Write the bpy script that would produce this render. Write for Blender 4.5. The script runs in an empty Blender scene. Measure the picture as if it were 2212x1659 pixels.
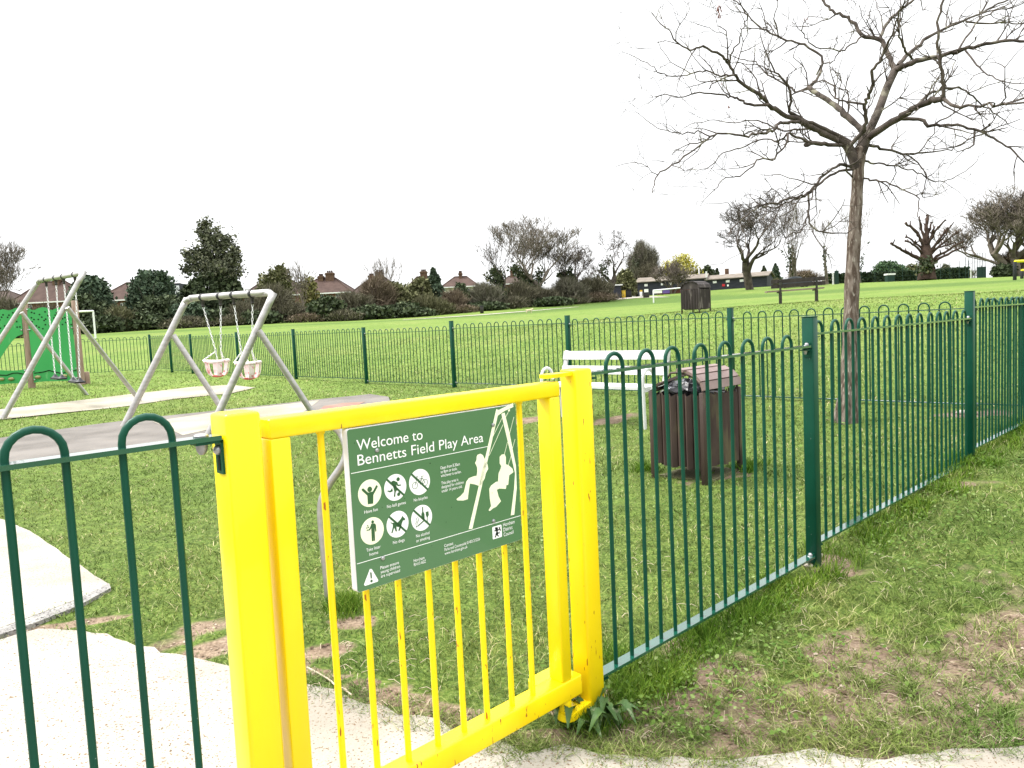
import bpy, math, random
import numpy as np
from mathutils import Vector, Matrix, geometry

RNG = np.random.default_rng(7)
random.seed(7)
SC = bpy.context.scene
COL = SC.collection

# ------------------------------------------------------------------ camera model (photo measured on a 2212 x 1659 grid)
F, CX, CY, H = 1631., 1106., 829.5, 1.45
PITCH, ROLL = math.radians(4.52), math.radians(-2.8)
RM = np.array(Matrix.Rotation(math.pi/2-PITCH, 3, 'X') @ Matrix.Rotation(ROLL, 3, 'Z'))
EYE = np.array([0, 0, H])
def ray(px, py): return RM @ np.array([(px-CX)/F, -(py-CY)/F, -1.])
def P(px, py, d): return EYE + ray(px, py)*d
def proj(p):
    q = RM.T @ (np.asarray(p, float)-EYE)
    return CX+F*q[0]/-q[2], CY-F*q[1]/-q[2], -q[2]
A = math.radians(43.87)
U = np.array([math.cos(A), math.sin(A), 0]); N = np.array([-math.sin(A), math.cos(A), 0])   # along the gate line / into the play area
def W(s, n, z): return U*s + N*n + np.array([0, 0, z])
def onN(px, py, off):
    r = ray(px, py); t = (off-EYE@N)/(r@N); p = EYE+r*t; return float(p@U), float(p[2])
def onU(px, py, s):
    r = ray(px, py); t = (s-EYE@U)/(r@U); p = EYE+r*t; return float(p@N), float(p[2])

# ------------------------------------------------------------------ terrain
ctl = []
def cw(x, y, z): ctl.append((x, y, z))
def cp(px, py, d): ctl.append(tuple(P(px, py, d)))
for s, n, z in ((0, 1.6, .085), (.7, 1.6, .085), (1.9, 1.6, .092), (2.6, 1.67, .115), (3.67, 1.67, .165), (5, 1.67, .21), (6.33, 1.67, .275), (8.57, 1.67, .36),
                (-2, 1.6, .1), (1.2, .6, .10), (3.6, .5, .12), (6, 0, .2), (1.2, 3.2, .14), (3.4, 3.4, .2), (0, 3.5, .15), (9, -2, .3)):
    p = W(s, n, z); cw(*p)
for x, y, z in ((0, 0, .08), (-3, 0, .08), (3, 0, .1), (0, -5, .05), (-6, 3, .1), (8, 0, .15), (-30, -20, 0), (30, -20, .2), (0, -40, 0), (-40, 5, .2), (40, 5, 1.2)): cw(x, y, z)
for x, y, z in ((-3.95, 10.8, .25), (-8.5, 14.6, .33), (-11.5, 19, .45), (-2, 7, .18), (1.4, 5.6, .235), (1.6, 8.7, .27), (4, 6.5, .28)): cw(x, y, z)
for px, py, d in ((978, 838, 13.42), (788, 830, 15.4), (637, 821, 17.4), (413, 808, 21.9), (325, 799, 25.3), (0, 829, 22.4), (1590, 862, 9.45), (2090, 888, 7.5),
                  (1505, 673, 23), (1686, 657, 25), (1764, 651, 25), (205, 731, 62), (0, 735, 75), (200, 722, 75), (496, 705, 78), (640, 698, 80), (821, 690, 85),
                  (950, 680, 92), (1031, 672, 96), (1202, 657, 112), (1327, 646, 122), (1411, 655, 100), (1538, 627, 135), (1658, 619, 132), (1773, 615, 122),
                  (2000, 605, 95), (2208, 598, 95), (2500, 590, 95), (2192, 604, 62), (-500, 745, 75), (2000, 640, 30), (1106, 705, 40), (600, 722, 45),
                  (200, 716, 140), (700, 690, 150), (1106, 668, 160), (1600, 626, 190), (2200, 606, 160)): cp(px, py, d)
ctl = np.array(ctl)
def _phi(r2): return 0.5*r2*np.log(r2+1e-9)
def _fit():
    X = ctl[:, :2]; n = len(X)
    K = _phi(((X[:, None]-X[None])**2).sum(-1)) + np.eye(n)*0.6
    Q = np.hstack([np.ones((n, 1)), X]); M = np.zeros((n+3, n+3)); M[:n, :n] = K; M[:n, n:] = Q; M[n:, :n] = Q.T
    return np.linalg.solve(M, np.concatenate([ctl[:, 2], np.zeros(3)]))
_w = _fit()
def gz(x, y):
    x = np.atleast_1d(np.asarray(x, float)); y = np.atleast_1d(np.asarray(y, float)); out = np.empty(len(x))
    for i in range(0, len(x), 50000):
        xs, ys = x[i:i+50000], y[i:i+50000]
        r2 = (xs[:, None]-ctl[:, 0])**2+(ys[:, None]-ctl[:, 1])**2
        out[i:i+50000] = _phi(r2)@_w[:-3]+_w[-3]+_w[-2]*xs+_w[-1]*ys
    r = np.hypot(x, y-20); k = np.clip((r-150)/120, 0, 1); k = k*k*(3-2*k)
    return out*(1-k)+4.5*k
def g1(x, y): return float(gz([x], [y])[0])
def G(px, py):
    r = ray(px, py); t = 1.0; prev = t
    while t < 400:
        p = EYE+r*t
        if p[2] < g1(p[0], p[1]): break
        prev = t; t *= 1.02
    for _ in range(18):
        m = (prev+t)/2; p = EYE+r*m
        if p[2] < g1(p[0], p[1]): t = m
        else: prev = m
    return EYE+r*t

# value noise in numpy
_tab = RNG.random((256, 256))
def vn(x, y, sc):
    x = np.asarray(x)*sc; y = np.asarray(y)*sc
    xi = np.floor(x).astype(int); yi = np.floor(y).astype(int); fx = x-xi; fy = y-yi
    fx = fx*fx*(3-2*fx); fy = fy*fy*(3-2*fy)
    a = _tab[xi % 256, yi % 256]; b = _tab[(xi+1) % 256, yi % 256]; c = _tab[xi % 256, (yi+1) % 256]; d = _tab[(xi+1) % 256, (yi+1) % 256]
    return (a*(1-fx)+b*fx)*(1-fy)+(c*(1-fx)+d*fx)*fy
def fbm(x, y, sc):
    x = np.asarray(x, float); y = np.asarray(y, float)
    return (vn(x, y, sc)*.5+vn(x+9.1, y+3.7, sc*2.1)*.3+vn(x+1.3, y+7.7, sc*4.3)*.2)

# ------------------------------------------------------------------ object helpers
ORG = {}
def tag(o, label=None, cat=None, group=None, kind=None):
    if label: o['label'] = label
    if cat: o['category'] = cat
    if group: o['group'] = group
    if kind: o['kind'] = kind
    return o
def thing(name, loc, label, cat, group=None):
    o = bpy.data.objects.new(name, None); COL.objects.link(o); o.location = tuple(float(c) for c in loc); o.empty_display_size = .1
    ORG[o.name] = np.array(loc, float); return tag(o, label, cat, group)
class MB:
    def __init__(s): s.v = []; s.f = []; s.m = []; s.n = 0; s.sm = []
    def add(s, verts, faces, mi=0, smooth=False):
        b = s.n
        verts = np.asarray(verts, float); s.v.append(verts); s.n += len(verts)
        s.f += [tuple(i+b for i in f) for f in faces]; s.m += [mi]*len(faces); s.sm += [smooth]*len(faces)
    def box(s, c, sx, sy, sz, ax=None, ay=None, az=None, mi=0, bev=0.):
        ax = np.array([1., 0, 0]) if ax is None else ax; ay = np.array([0, 1., 0]) if ay is None else ay; az = np.array([0, 0, 1.]) if az is None else az
        c = np.asarray(c, float)
        if bev <= 0:
            vs = [c+ax*sx/2*i+ay*sy/2*j+az*sz/2*k for k in (-1, 1) for j in (-1, 1) for i in (-1, 1)]
            s.add(vs, [(0, 2, 3, 1), (4, 5, 7, 6), (0, 1, 5, 4), (2, 6, 7, 3), (0, 4, 6, 2), (1, 3, 7, 5)], mi)
        else:   # rounded long edges along z, and small top bevel
            prof = []
            for (qx, qy, a0) in ((1, 1, 0), (-1, 1, 90), (-1, -1, 180), (1, -1, 270)):
                for t in (0, 30, 60, 90):
                    a = math.radians(a0+t); prof.append((qx*(sx/2-bev)+bev*math.cos(a), qy*(sy/2-bev)+bev*math.sin(a)))
            n = len(prof); k = bev*.6
            rings = [(-sz/2, k), (-sz/2+k, 0), (sz/2-k, 0), (sz/2-k*.3, k*.3), (sz/2, k)]
            vs = []
            for z, ins in rings:
                fx = (sx/2-ins)/(sx/2); fy = (sy/2-ins)/(sy/2)
                for x, y in prof: vs.append(c+ax*x*fx+ay*y*fy+az*z)
            fs = []
            for r in range(len(rings)-1):
                for i in range(n): j = (i+1) % n; fs.append((r*n+i, r*n+j, (r+1)*n+j, (r+1)*n+i))
            s.add(vs, fs, mi, True); b = (len(rings)-1)*n
            s.add(vs[:n], [tuple(reversed(range(n)))], mi); s.add(vs[b:], [tuple(range(n))], mi)
    def tube(s, pts, r, n=8, mi=0, cap=True, smooth=True, up=None):
        pts = [np.asarray(p, float) for p in pts]; m = len(pts)
        rs = [r]*m if np.isscalar(r) else list(r)
        T = []
        for i in range(m):
            t = pts[min(i+1, m-1)]-pts[max(i-1, 0)]; T.append(t/(np.linalg.norm(t)+1e-12))
        a = np.array([0, 0, 1.]) if abs(T[0][2]) < .9 else np.array([1., 0, 0])
        if up is not None: a = up
        x = np.cross(a, T[0]); x /= np.linalg.norm(x)
        vs = []; ang = np.arange(n)*2*math.pi/n; ca, sa = np.cos(ang)[:, None], np.sin(ang)[:, None]
        for i in range(m):
            x = x-T[i]*(x@T[i]); x /= (np.linalg.norm(x)+1e-12); y = np.cross(T[i], x)
            vs.append(pts[i]+rs[i]*(ca*x+sa*y))
        fs = [(i*n+j, i*n+(j+1) % n, (i+1)*n+(j+1) % n, (i+1)*n+j) for i in range(m-1) for j in range(n)]
        s.add(np.vstack(vs), fs, mi, smooth)
        if cap and n > 3: s.add(vs[0], [tuple(reversed(range(n)))], mi); s.add(vs[-1], [tuple(range(n))], mi)
    def prism(s, poly, o, ex, ey, ez, th, mi=0):    # polygon (2d) in plane ex,ey extruded by th along ez
        n = len(poly); o = np.asarray(o, float)
        lo = [o+ex*a+ey*b for a, b in poly]; hi = [p+ez*th for p in lo]
        s.add(lo+hi, [tuple(range(n, 2*n)), tuple(reversed(range(n)))]+[(i, (i+1) % n, n+(i+1) % n, n+i) for i in range(n)], mi)
    def sphere(s, c, r, n=10, m=6, mi=0, sc=(1, 1, 1)):
        vs = [np.array(c)+np.array([0, 0, -r*sc[2]])]
        for i in range(1, m):
            a = math.pi*i/m-math.pi/2
            for j in range(n): b = 2*math.pi*j/n; vs.append(np.array(c)+np.array([r*sc[0]*math.cos(a)*math.cos(b), r*sc[1]*math.cos(a)*math.sin(b), r*sc[2]*math.sin(a)]))
        vs.append(np.array(c)+np.array([0, 0, r*sc[2]])); L = len(vs)-1
        fs = [(0, 1+(j+1) % n, 1+j) for j in range(n)]+[(L, L-n+j, L-n+(j+1) % n) for j in range(n)]
        for i in range(m-2):
            for j in range(n): fs.append((1+i*n+j, 1+i*n+(j+1) % n, 1+(i+1)*n+(j+1) % n, 1+(i+1)*n+j))
        s.add(vs, fs, mi, True)
    def build(s, name, mats, parent=None, org=None):
        me = bpy.data.meshes.new(name)
        v = np.vstack(s.v) if s.v else np.zeros((0, 3))
        o = ORG[parent.name] if parent is not None else (np.zeros(3) if org is None else np.asarray(org, float))
        me.from_pydata((v-o).tolist(), [], s.f)
        for m in (mats if isinstance(mats, (list, tuple)) else [mats]): me.materials.append(m)
        me.polygons.foreach_set('material_index', s.m); me.polygons.foreach_set('use_smooth', s.sm); me.update()
        return link(name, me, parent, o)
def link(name, me, parent, o):
    ob = bpy.data.objects.new(name, me); COL.objects.link(ob)
    if parent is not None: ob.parent = parent
    else: ob.location = tuple(float(c) for c in o)
    ORG[ob.name] = np.array(o, float)
    return ob
def npmesh(name, V, Fq, mat, parent=None, org=None, kf=4, attrs=None):
    V = np.asarray(V, float); o = ORG[parent.name] if parent is not None else (np.zeros(3) if org is None else np.asarray(org, float))
    me = bpy.data.meshes.new(name); me.vertices.add(len(V)); me.vertices.foreach_set('co', (V-o).ravel())
    Fq = np.asarray(Fq); me.loops.add(Fq.size); me.loops.foreach_set('vertex_index', Fq.ravel().astype(np.int32))
    me.polygons.add(len(Fq)); me.polygons.foreach_set('loop_start', (np.arange(len(Fq))*kf).astype(np.int32))
    if attrs:
        for k, a in attrs.items():
            at = me.attributes.new(k, 'FLOAT', 'POINT'); at.data.foreach_set('value', np.asarray(a, np.float32))
    me.update(calc_edges=True); me.materials.append(mat)
    return link(name, me, parent, o)

# ------------------------------------------------------------------ materials
def lin(h):
    r = [int(h[i:i+2], 16)/255 for i in (0, 2, 4)]
    return tuple((c/12.92 if c <= .04045 else ((c+.055)/1.055)**2.4) for c in r)
def mat(name, c1, c2=None, rough=.6, metal=0., scale=8., bump=0., bscale=60., c3=None, s3=20., t3=.62, w3=.04, stretch=None, spec=.35, island=False, ramp=(.35, .65), coat=0.):
    m = bpy.data.materials.new(name); m.use_nodes = True; nt = m.node_tree; nd = nt.nodes; lk = nt.links
    b = nd['Principled BSDF']; b.inputs['Roughness'].default_value = rough; b.inputs['Metallic'].default_value = metal
    if rough >= .75: spec = min(spec, .1)
    b.inputs['Specular IOR Level'].default_value = spec; b.inputs['Coat Weight'].default_value = coat
    c2 = c2 or c1
    tc = nd.new('ShaderNodeTexCoord'); mp = nd.new('ShaderNodeMapping'); lk.new(tc.outputs['Object'], mp.inputs['Vector'])
    if stretch: mp.inputs['Scale'].default_value = stretch
    if island:
        gm = nd.new('ShaderNodeNewGeometry'); f = gm.outputs['Random Per Island']
    else:
        nz = nd.new('ShaderNodeTexNoise'); nz.inputs['Scale'].default_value = scale; nz.inputs['Detail'].default_value = 5; lk.new(mp.outputs[0], nz.inputs['Vector'])
        f = nz.outputs['Fac']
    cr = nd.new('ShaderNodeValToRGB'); e = cr.color_ramp.elements; e[0].position, e[1].position = (0, 1) if island else ramp
    e[0].color = (*c1, 1); e[1].color = (*c2, 1); lk.new(f, cr.inputs['Fac']); out = cr.outputs['Color']
    if island and c3: x = cr.color_ramp.elements.new(.82); x.color = (*c2, 1); e = cr.color_ramp.elements; e[-1].color = (*c3, 1)
    elif c3:
        n3 = nd.new('ShaderNodeTexNoise'); n3.inputs['Scale'].default_value = s3; n3.inputs['Detail'].default_value = 4; lk.new(mp.outputs[0], n3.inputs['Vector'])
        mr = nd.new('ShaderNodeMapRange'); mr.inputs['From Min'].default_value = t3; mr.inputs['From Max'].default_value = t3+w3; lk.new(n3.outputs['Fac'], mr.inputs['Value'])
        mx = nd.new('ShaderNodeMix'); mx.data_type = 'RGBA'; lk.new(mr.outputs[0], mx.inputs['Factor']); lk.new(out, mx.inputs['A']); mx.inputs['B'].default_value = (*c3, 1); out = mx.outputs['Result']
    lk.new(out, b.inputs['Base Color'])
    if bump:
        nb = nd.new('ShaderNodeTexNoise'); nb.inputs['Scale'].default_value = bscale; nb.inputs['Detail'].default_value = 4; lk.new(mp.outputs[0], nb.inputs['Vector'])
        bp = nd.new('ShaderNodeBump'); bp.inputs['Strength'].default_value = bump; bp.inputs['Distance'].default_value = .01; lk.new(nb.outputs['Fac'], bp.inputs['Height']); lk.new(bp.outputs[0], b.inputs['Normal'])
    return m
M = {}
M['yellow'] = mat('yellow_paint', (.86, .69, .003), (.83, .62, .002), rough=.34, scale=3, c3=(.30, .13, .02), s3=38, t3=.735, w3=.03, stretch=(3, 3, .5), bump=.03, bscale=25, coat=.15)
M['yellow_worn'] = mat('worn_yellow_paint', (.86, .68, .004), (.82, .59, .003), rough=.36, scale=5, c3=(.34, .12, .015), s3=85, t3=.668, w3=.02, stretch=(1, 1, .22), bump=.04, bscale=60)
M['green'] = mat('green_powder_coat', (.0020, .048, .027), (.0030, .062, .036), rough=.38, spec=.22, scale=5, bump=.02, bscale=90, c3=(.16, .22, .19), s3=60, t3=.74, w3=.01)
M['rail'] = mat('glossy_green_rail', (.004, .060, .038), (.006, .075, .048), rough=.22, scale=5, spec=.8, coat=1.)
M['galv'] = mat('galvanised_steel', (.28, .28, .29), (.42, .42, .43), rough=.45, metal=.85, scale=30)
M['steel'] = mat('brushed_stainless_tube', (.36, .345, .33), (.46, .445, .43), rough=.38, metal=.7, scale=4, stretch=(1, 1, 6), bump=.02, bscale=40)
M['chain'] = mat('galvanised_chain', (.72, .72, .72), (.85, .85, .85), rough=.4, metal=.35, scale=40)
M['black'] = mat('black_rubber', (.012, .013, .016), (.025, .026, .03), rough=.55, scale=20)
M['dark_steel'] = mat('dark_steel', (.03, .028, .026), (.06, .055, .05), rough=.5, metal=.5, scale=20)
M['pinkwhite'] = mat('sun_faded_red_rubber', (.72, .60, .58), (.82, .76, .74), rough=.6, scale=10, c3=(.62, .16, .17), s3=14, t3=.56, w3=.12)
M['redrub'] = mat('red_rubber', (.5, .06, .05), (.6, .15, .12), rough=.6, scale=10)
M['sign'] = mat('sign_green', (.070, .166, .070), (.078, .180, .078), rough=.35, scale=3, c3=(.10, .185, .10), s3=3, t3=.6, w3=.15, coat=.2)
M['signedge'] = mat('sign_pale_edge', (.55, .55, .60), (.65, .65, .70), rough=.5)
M['white'] = mat('sign_white_print', (.85, .86, .84), (.88, .88, .86), rough=.4)
M['cream'] = mat('sign_cream_print', (.84, .86, .62), (.86, .88, .68), rough=.4)
M['signprint'] = mat('sign_green_print', (.032, .10, .036), rough=.4)
M['benchwhite'] = mat('white_painted_steel', (.62, .62, .62), (.54, .54, .54), rough=.4, scale=6, c3=(.5, .47, .4), s3=18, t3=.68, w3=.05)
M['brownslat'] = mat('brown_plastic_slat', (.040, .025, .021), (.072, .048, .040), rough=.6, scale=7, stretch=(1, 1, .3), c3=(.13, .115, .06), s3=6, t3=.56, w3=.15, bump=.1, bscale=30)
M['lidslat'] = mat('faded_pinkish_brown_slat', (.17, .115, .105), (.26, .19, .175), rough=.5, scale=5, bump=.05)
M['darkslat'] = mat('weathered_dark_brown_slat', (.022, .016, .015), (.042, .032, .030), rough=.65, scale=8, stretch=(1, 1, .3), c3=(.14, .12, .11), s3=8, t3=.6, w3=.1)
M['bag'] = mat('black_bin_bag', (.015, .016, .02), (.03, .03, .035), rough=.22, bump=.8, bscale=18, c3=(.45, .47, .52), s3=22, t3=.64, w3=.02)
M['timber'] = mat('weathered_timber_post', (.33, .24, .19), (.22, .15, .115), rough=.8, scale=6, stretch=(5, 5, .5), bump=.3, bscale=20)
M['wallgreen'] = mat('green_climbing_panel', (.035, .29, .075), (.045, .33, .09), rough=.5, scale=1.6, c3=(.10, .36, .13), s3=9, t3=.66, w3=.06, stretch=(1, 1, .4))
M['hole'] = mat('dark_hole', (.012, .02, .014), rough=.9)
M['rockhold'] = mat('olive_climbing_hold', (.22, .19, .08), (.34, .30, .16), rough=.7, scale=12)
M['bark'] = mat('grey_brown_ridged_bark', (.080, .058, .045), (.19, .155, .13), rough=.85, scale=12, stretch=(2.6, 2.6, .5), c3=(.30, .265, .225), s3=26, t3=.60, w3=.05, bump=1.0, bscale=20, ramp=(.42, .58))
M['bark_branch'] = mat('smooth_dark_branch_bark', (.045, .036, .031), (.110, .090, .076), rough=.8, scale=9, c3=(.20, .185, .14), s3=6, t3=.58, w3=.1, bump=.4, bscale=30)
M['deadleaf'] = mat('dead_brown_leaf', (.12, .035, .022), (.2, .07, .04), rough=.7)
M['fbark'] = mat('far_tree_bark', (0.0533, 0.0433, 0.0384), (0.1133, 0.0947, 0.0823), rough=.9, scale=1.5)
M['fbark2'] = mat('pale_far_tree_bark', (0.0999, 0.0837, 0.0688), (0.1866, 0.1593, 0.1307), rough=.9, scale=1.5)
M['pollard'] = mat('reddish_brown_pollard_bark', (.035, .024, .019), (.075, .050, .040), rough=.9, scale=1.5)
def leaf(n, a, b, c=None): M[n] = mat(n, a, b, rough=.75, island=True, c3=c, spec=.2)
leaf('lf_dark', (0.0301, 0.0411, 0.0218), (0.0749, 0.0970, 0.0501), (0.1267, 0.1474, 0.0784))
leaf('lf_pine', (0.0336, 0.0529, 0.0336), (0.0832, 0.1177, 0.0736), (0.1277, 0.1622, 0.1001))
leaf('lf_grey', (0.0598, 0.0667, 0.0460), (0.1265, 0.1334, 0.0851), (0.2226, 0.2226, 0.1398))
leaf('lf_olive', (0.0667, 0.0736, 0.0322), (0.1478, 0.1478, 0.0719), (0.2218, 0.2218, 0.1114))
leaf('lf_yellow', (.30, .27, .05), (.48, .45, .10), (.30, .25, .10))
leaf('lf_bud', (.10, .10, .03), (.22, .21, .08), (.20, .16, .09))
leaf('lf_ivy', (0.0272, 0.0410, 0.0217), (0.0746, 0.0884, 0.0470), (0.1328, 0.1259, 0.0638))
leaf('lf_green', (0.0458, 0.0803, 0.0389), (0.0912, 0.1464, 0.0774), (0.1500, 0.1914, 0.1086))
leaf('tw_brown', (0.0554, 0.0508, 0.0340), (0.1456, 0.1343, 0.0898), (0.2360, 0.2169, 0.1487))
leaf('tw_red', (0.0749, 0.0581, 0.0412), (0.1768, 0.1375, 0.0964), (0.2601, 0.2127, 0.1501))
leaf('tw_olive', (0.0582, 0.0584, 0.0315), (0.1519, 0.1491, 0.0794), (0.2072, 0.1986, 0.1133))
leaf('tw_grey', (0.0769, 0.0721, 0.0530), (0.1821, 0.1724, 0.1259), (0.2382, 0.2249, 0.1654))
M['roof'] = mat('brown_red_clay_roof_tiles', (.058, .038, .032), (.090, .060, .050), rough=.85, scale=1.2, bump=.5, bscale=3)
M['roof2'] = mat('grey_brown_roof_tiles', (.060, .044, .038), (.090, .068, .058), rough=.85, scale=1.2, bump=.5, bscale=3)
M['brick'] = mat('red_brick_wall', (.12, .055, .04), (.17, .085, .06), rough=.85, scale=3)
M['render'] = mat('cream_rendered_wall', (.55, .52, .42), (.6, .57, .5), rough=.85, scale=3)
M['chimney'] = mat('brown_brick_chimney', (.09, .055, .04), (.14, .09, .06), rough=.9, scale=3)
M['wframe'] = mat('white_window_frame', (.75, .75, .75), rough=.5)
M['glass'] = mat('dark_window_pane', (.05, .06, .075), rough=.1)
M['blackboard'] = mat('black_weatherboarding', (.016, .018, .028), (.028, .03, .042), rough=.7, scale=1, stretch=(1, 1, 8), bump=.4, bscale=4)
M['shedroof'] = mat('grey_brown_felt_roof', (.15, .13, .11), (.21, .18, .15), rough=.9, scale=1)
M['hedge'] = mat('lf_hedge', (0.0184, 0.0322, 0.0184), (0.0527, 0.0734, 0.0389), rough=.9, island=True)
M['netgreen'] = mat('green_court_netting', (.008, .028, .022), (.012, .038, .03), rough=.7)
M['carpaint'] = mat('dark_car_paint', (.02, .025, .03), rough=.15, coat=.6)
M['redpaint'] = mat('red_paint', (.5, .02, .03), rough=.4)
M['purple'] = mat('purple_banner_print', (.12, .07, .28), rough=.5)
M['brightyellow'] = mat('bright_yellow_paint', (.7, .62, .02), rough=.4)
M['gold'] = mat('mustard_yellow_plastic', (.6, .4, .03), rough=.5)
M['fur'] = mat('pale_golden_fur', (.55, .47, .3), (.6, .52, .36), rough=.9)
M['stick'] = mat('bleached_stick', (.42, .34, .25), (.52, .44, .34), rough=.8)
M['rock'] = mat('pale_stone', (.42, .36, .30), (.55, .50, .44), rough=.8)
M['weedleaf'] = mat('weed_leaf', (.045, .090, .014), (.11, .175, .035), rough=.7, island=True, c3=(.20, .25, .10), spec=.08)
M['dock'] = mat('broad_weed_leaf', (.030, .075, .014), (.060, .12, .030), rough=.6, scale=25, c3=(.16, .2, .1), s3=30, t3=.62, w3=.05)
M['grit'] = mat('brown_grit', (.12, .08, .05), (.3, .22, .15), rough=.9, island=True)

def nodes_grass_ground():
    m = bpy.data.materials.new('grass_and_soil'); m.use_nodes = True; nt = m.node_tree; nd = nt.nodes; lk = nt.links; b = nd['Principled BSDF']
    b.inputs['Roughness'].default_value = .95; b.inputs['Specular IOR Level'].default_value = .15
    geo = nd.new('ShaderNodeNewGeometry')
    def nz(sc, det=5, vec=None):
        n = nd.new('ShaderNodeTexNoise'); n.inputs['Scale'].default_value = sc; n.inputs['Detail'].default_value = det; lk.new(vec or geo.outputs['Position'], n.inputs['Vector']); return n.outputs['Fac']
    def ramp(f, stops):
        c = nd.new('ShaderNodeValToRGB'); e = c.color_ramp.elements
        while len(e) < len(stops): e.new(.5)
        for k, (p, col) in enumerate(stops): e[k].position = p; e[k].color = (*col, 1)
        lk.new(f, c.inputs['Fac']); return c.outputs['Color']
    def mix(f, a, bb, mode='MIX', fac=None):
        x = nd.new('ShaderNodeMix'); x.data_type = 'RGBA'; x.blend_type = mode
        if f is None: x.inputs['Factor'].default_value = fac
        else: lk.new(f, x.inputs['Factor'])
        for sck, v in (('A', a), ('B', bb)):
            if isinstance(v, tuple): x.inputs[sck].default_value = (*v, 1)
            else: lk.new(v, x.inputs[sck])
        return x.outputs['Result']
    def mr(f, a, bb, c=0., d=1.):
        n = nd.new('ShaderNodeMapRange'); n.inputs['From Min'].default_value = a; n.inputs['From Max'].default_value = bb; n.inputs['To Min'].default_value = c; n.inputs['To Max'].default_value = d; lk.new(f, n.inputs['Value']); return n.outputs[0]
    big = ramp(nz(.22, 6), [(.32, (.100, .160, .026)), (.5, (.130, .195, .036)), (.68, (.180, .215, .055))])
    mid = ramp(nz(1.7, 6), [(.3, (.070, .125, .020)), (.55, (.125, .190, .034)), (.75, (.20, .225, .070))])
    near = ramp(nz(60, 6), [(.3, (.014, .026, .006)), (.5, (.062, .10, .017)), (.72, (.17, .19, .055))])  # shade between the blades put into the ground colour, fading with distance
    col = mix(None, big, mid, fac=.45)
    dist = nd.new('ShaderNodeVectorMath'); dist.operation = 'LENGTH'; lk.new(geo.outputs['Position'], dist.inputs[0])
    nearf = mr(dist.outputs['Value'], 5, 19, .8, .0)
    col = mix(nearf, col, near)
    # broad darker mown strip across the field
    a = nd.new('ShaderNodeAttribute'); a.attribute_name = 'strip'
    col = mix(mr(a.outputs['Fac'], 0, 1, 0, .85), col, (.065, .118, .020))
    fine = nz(11, 10)
    col = mix(None, col, ramp(fine, [(.3, (.62, .62, .62)), (.7, (1.32, 1.32, 1.30))]), 'MULTIPLY', 1.)
    mud = nd.new('ShaderNodeAttribute'); mud.attribute_name = 'mud'
    soil = mix(None, ramp(nz(90, 8), [(.30, (.060, .038, .026)), (.50, (.17, .122, .084)), (.72, (.36, .28, .205))]), ramp(nz(9, 6), [(.35, (.10, .066, .044)), (.65, (.30, .225, .16))]), fac=.5)
    col = mix(mr(mud.outputs['Fac'], .42, .58), col, soil)
    lk.new(col, b.inputs['Base Color'])
    bp = nd.new('ShaderNodeBump'); bp.inputs['Strength'].default_value = .7; bp.inputs['Distance'].default_value = .02
    lk.new(nz(38, 8), bp.inputs['Height']); lk.new(bp.outputs[0], b.inputs['Normal'])
    return m
M['ground'] = nodes_grass_ground()
def concrete(name, c1, c2, grit, gt=.66, s=5.):
    m = mat(name, c1, c2, rough=.9, scale=s, c3=grit, s3=105, t3=gt, w3=.03, bump=.5, bscale=90, spec=.2); return m
M['path'] = concrete('pale_gritty_concrete', (.27, .245, .205), (.42, .395, .345), (.15, .095, .05), .605, 1.7)
M['mat_grey'] = concrete('worn_grey_safety_surface', (.125, .115, .105), (.19, .175, .16), (.30, .24, .16), .64, 1.6)
M['mat_cream'] = concrete('worn_cream_safety_surface', (.27, .245, .19), (.38, .355, .29), (.17, .14, .11), .63, 1.2)
M['mat_red'] = concrete('faded_red_safety_surface', (.24, .13, .10), (.25, .19, .16), (.2, .19, .18), .62, 3)
M['edging'] = concrete('rough_concrete_edging', (.20, .19, .18), (.32, .31, .29), (.08, .075, .07), .56, 12)
M['blade'] = mat('grass_blade', (.055, .090, .017), (.195, .262, .066), rough=.7, island=True, c3=(.44, .40, .24), spec=.08)
M['blade_long'] = mat('lush_grass_blade', (.040, .105, .009), (.135, .235, .024), rough=.7, island=True, c3=(.22, .30, .06), spec=.08)

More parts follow.
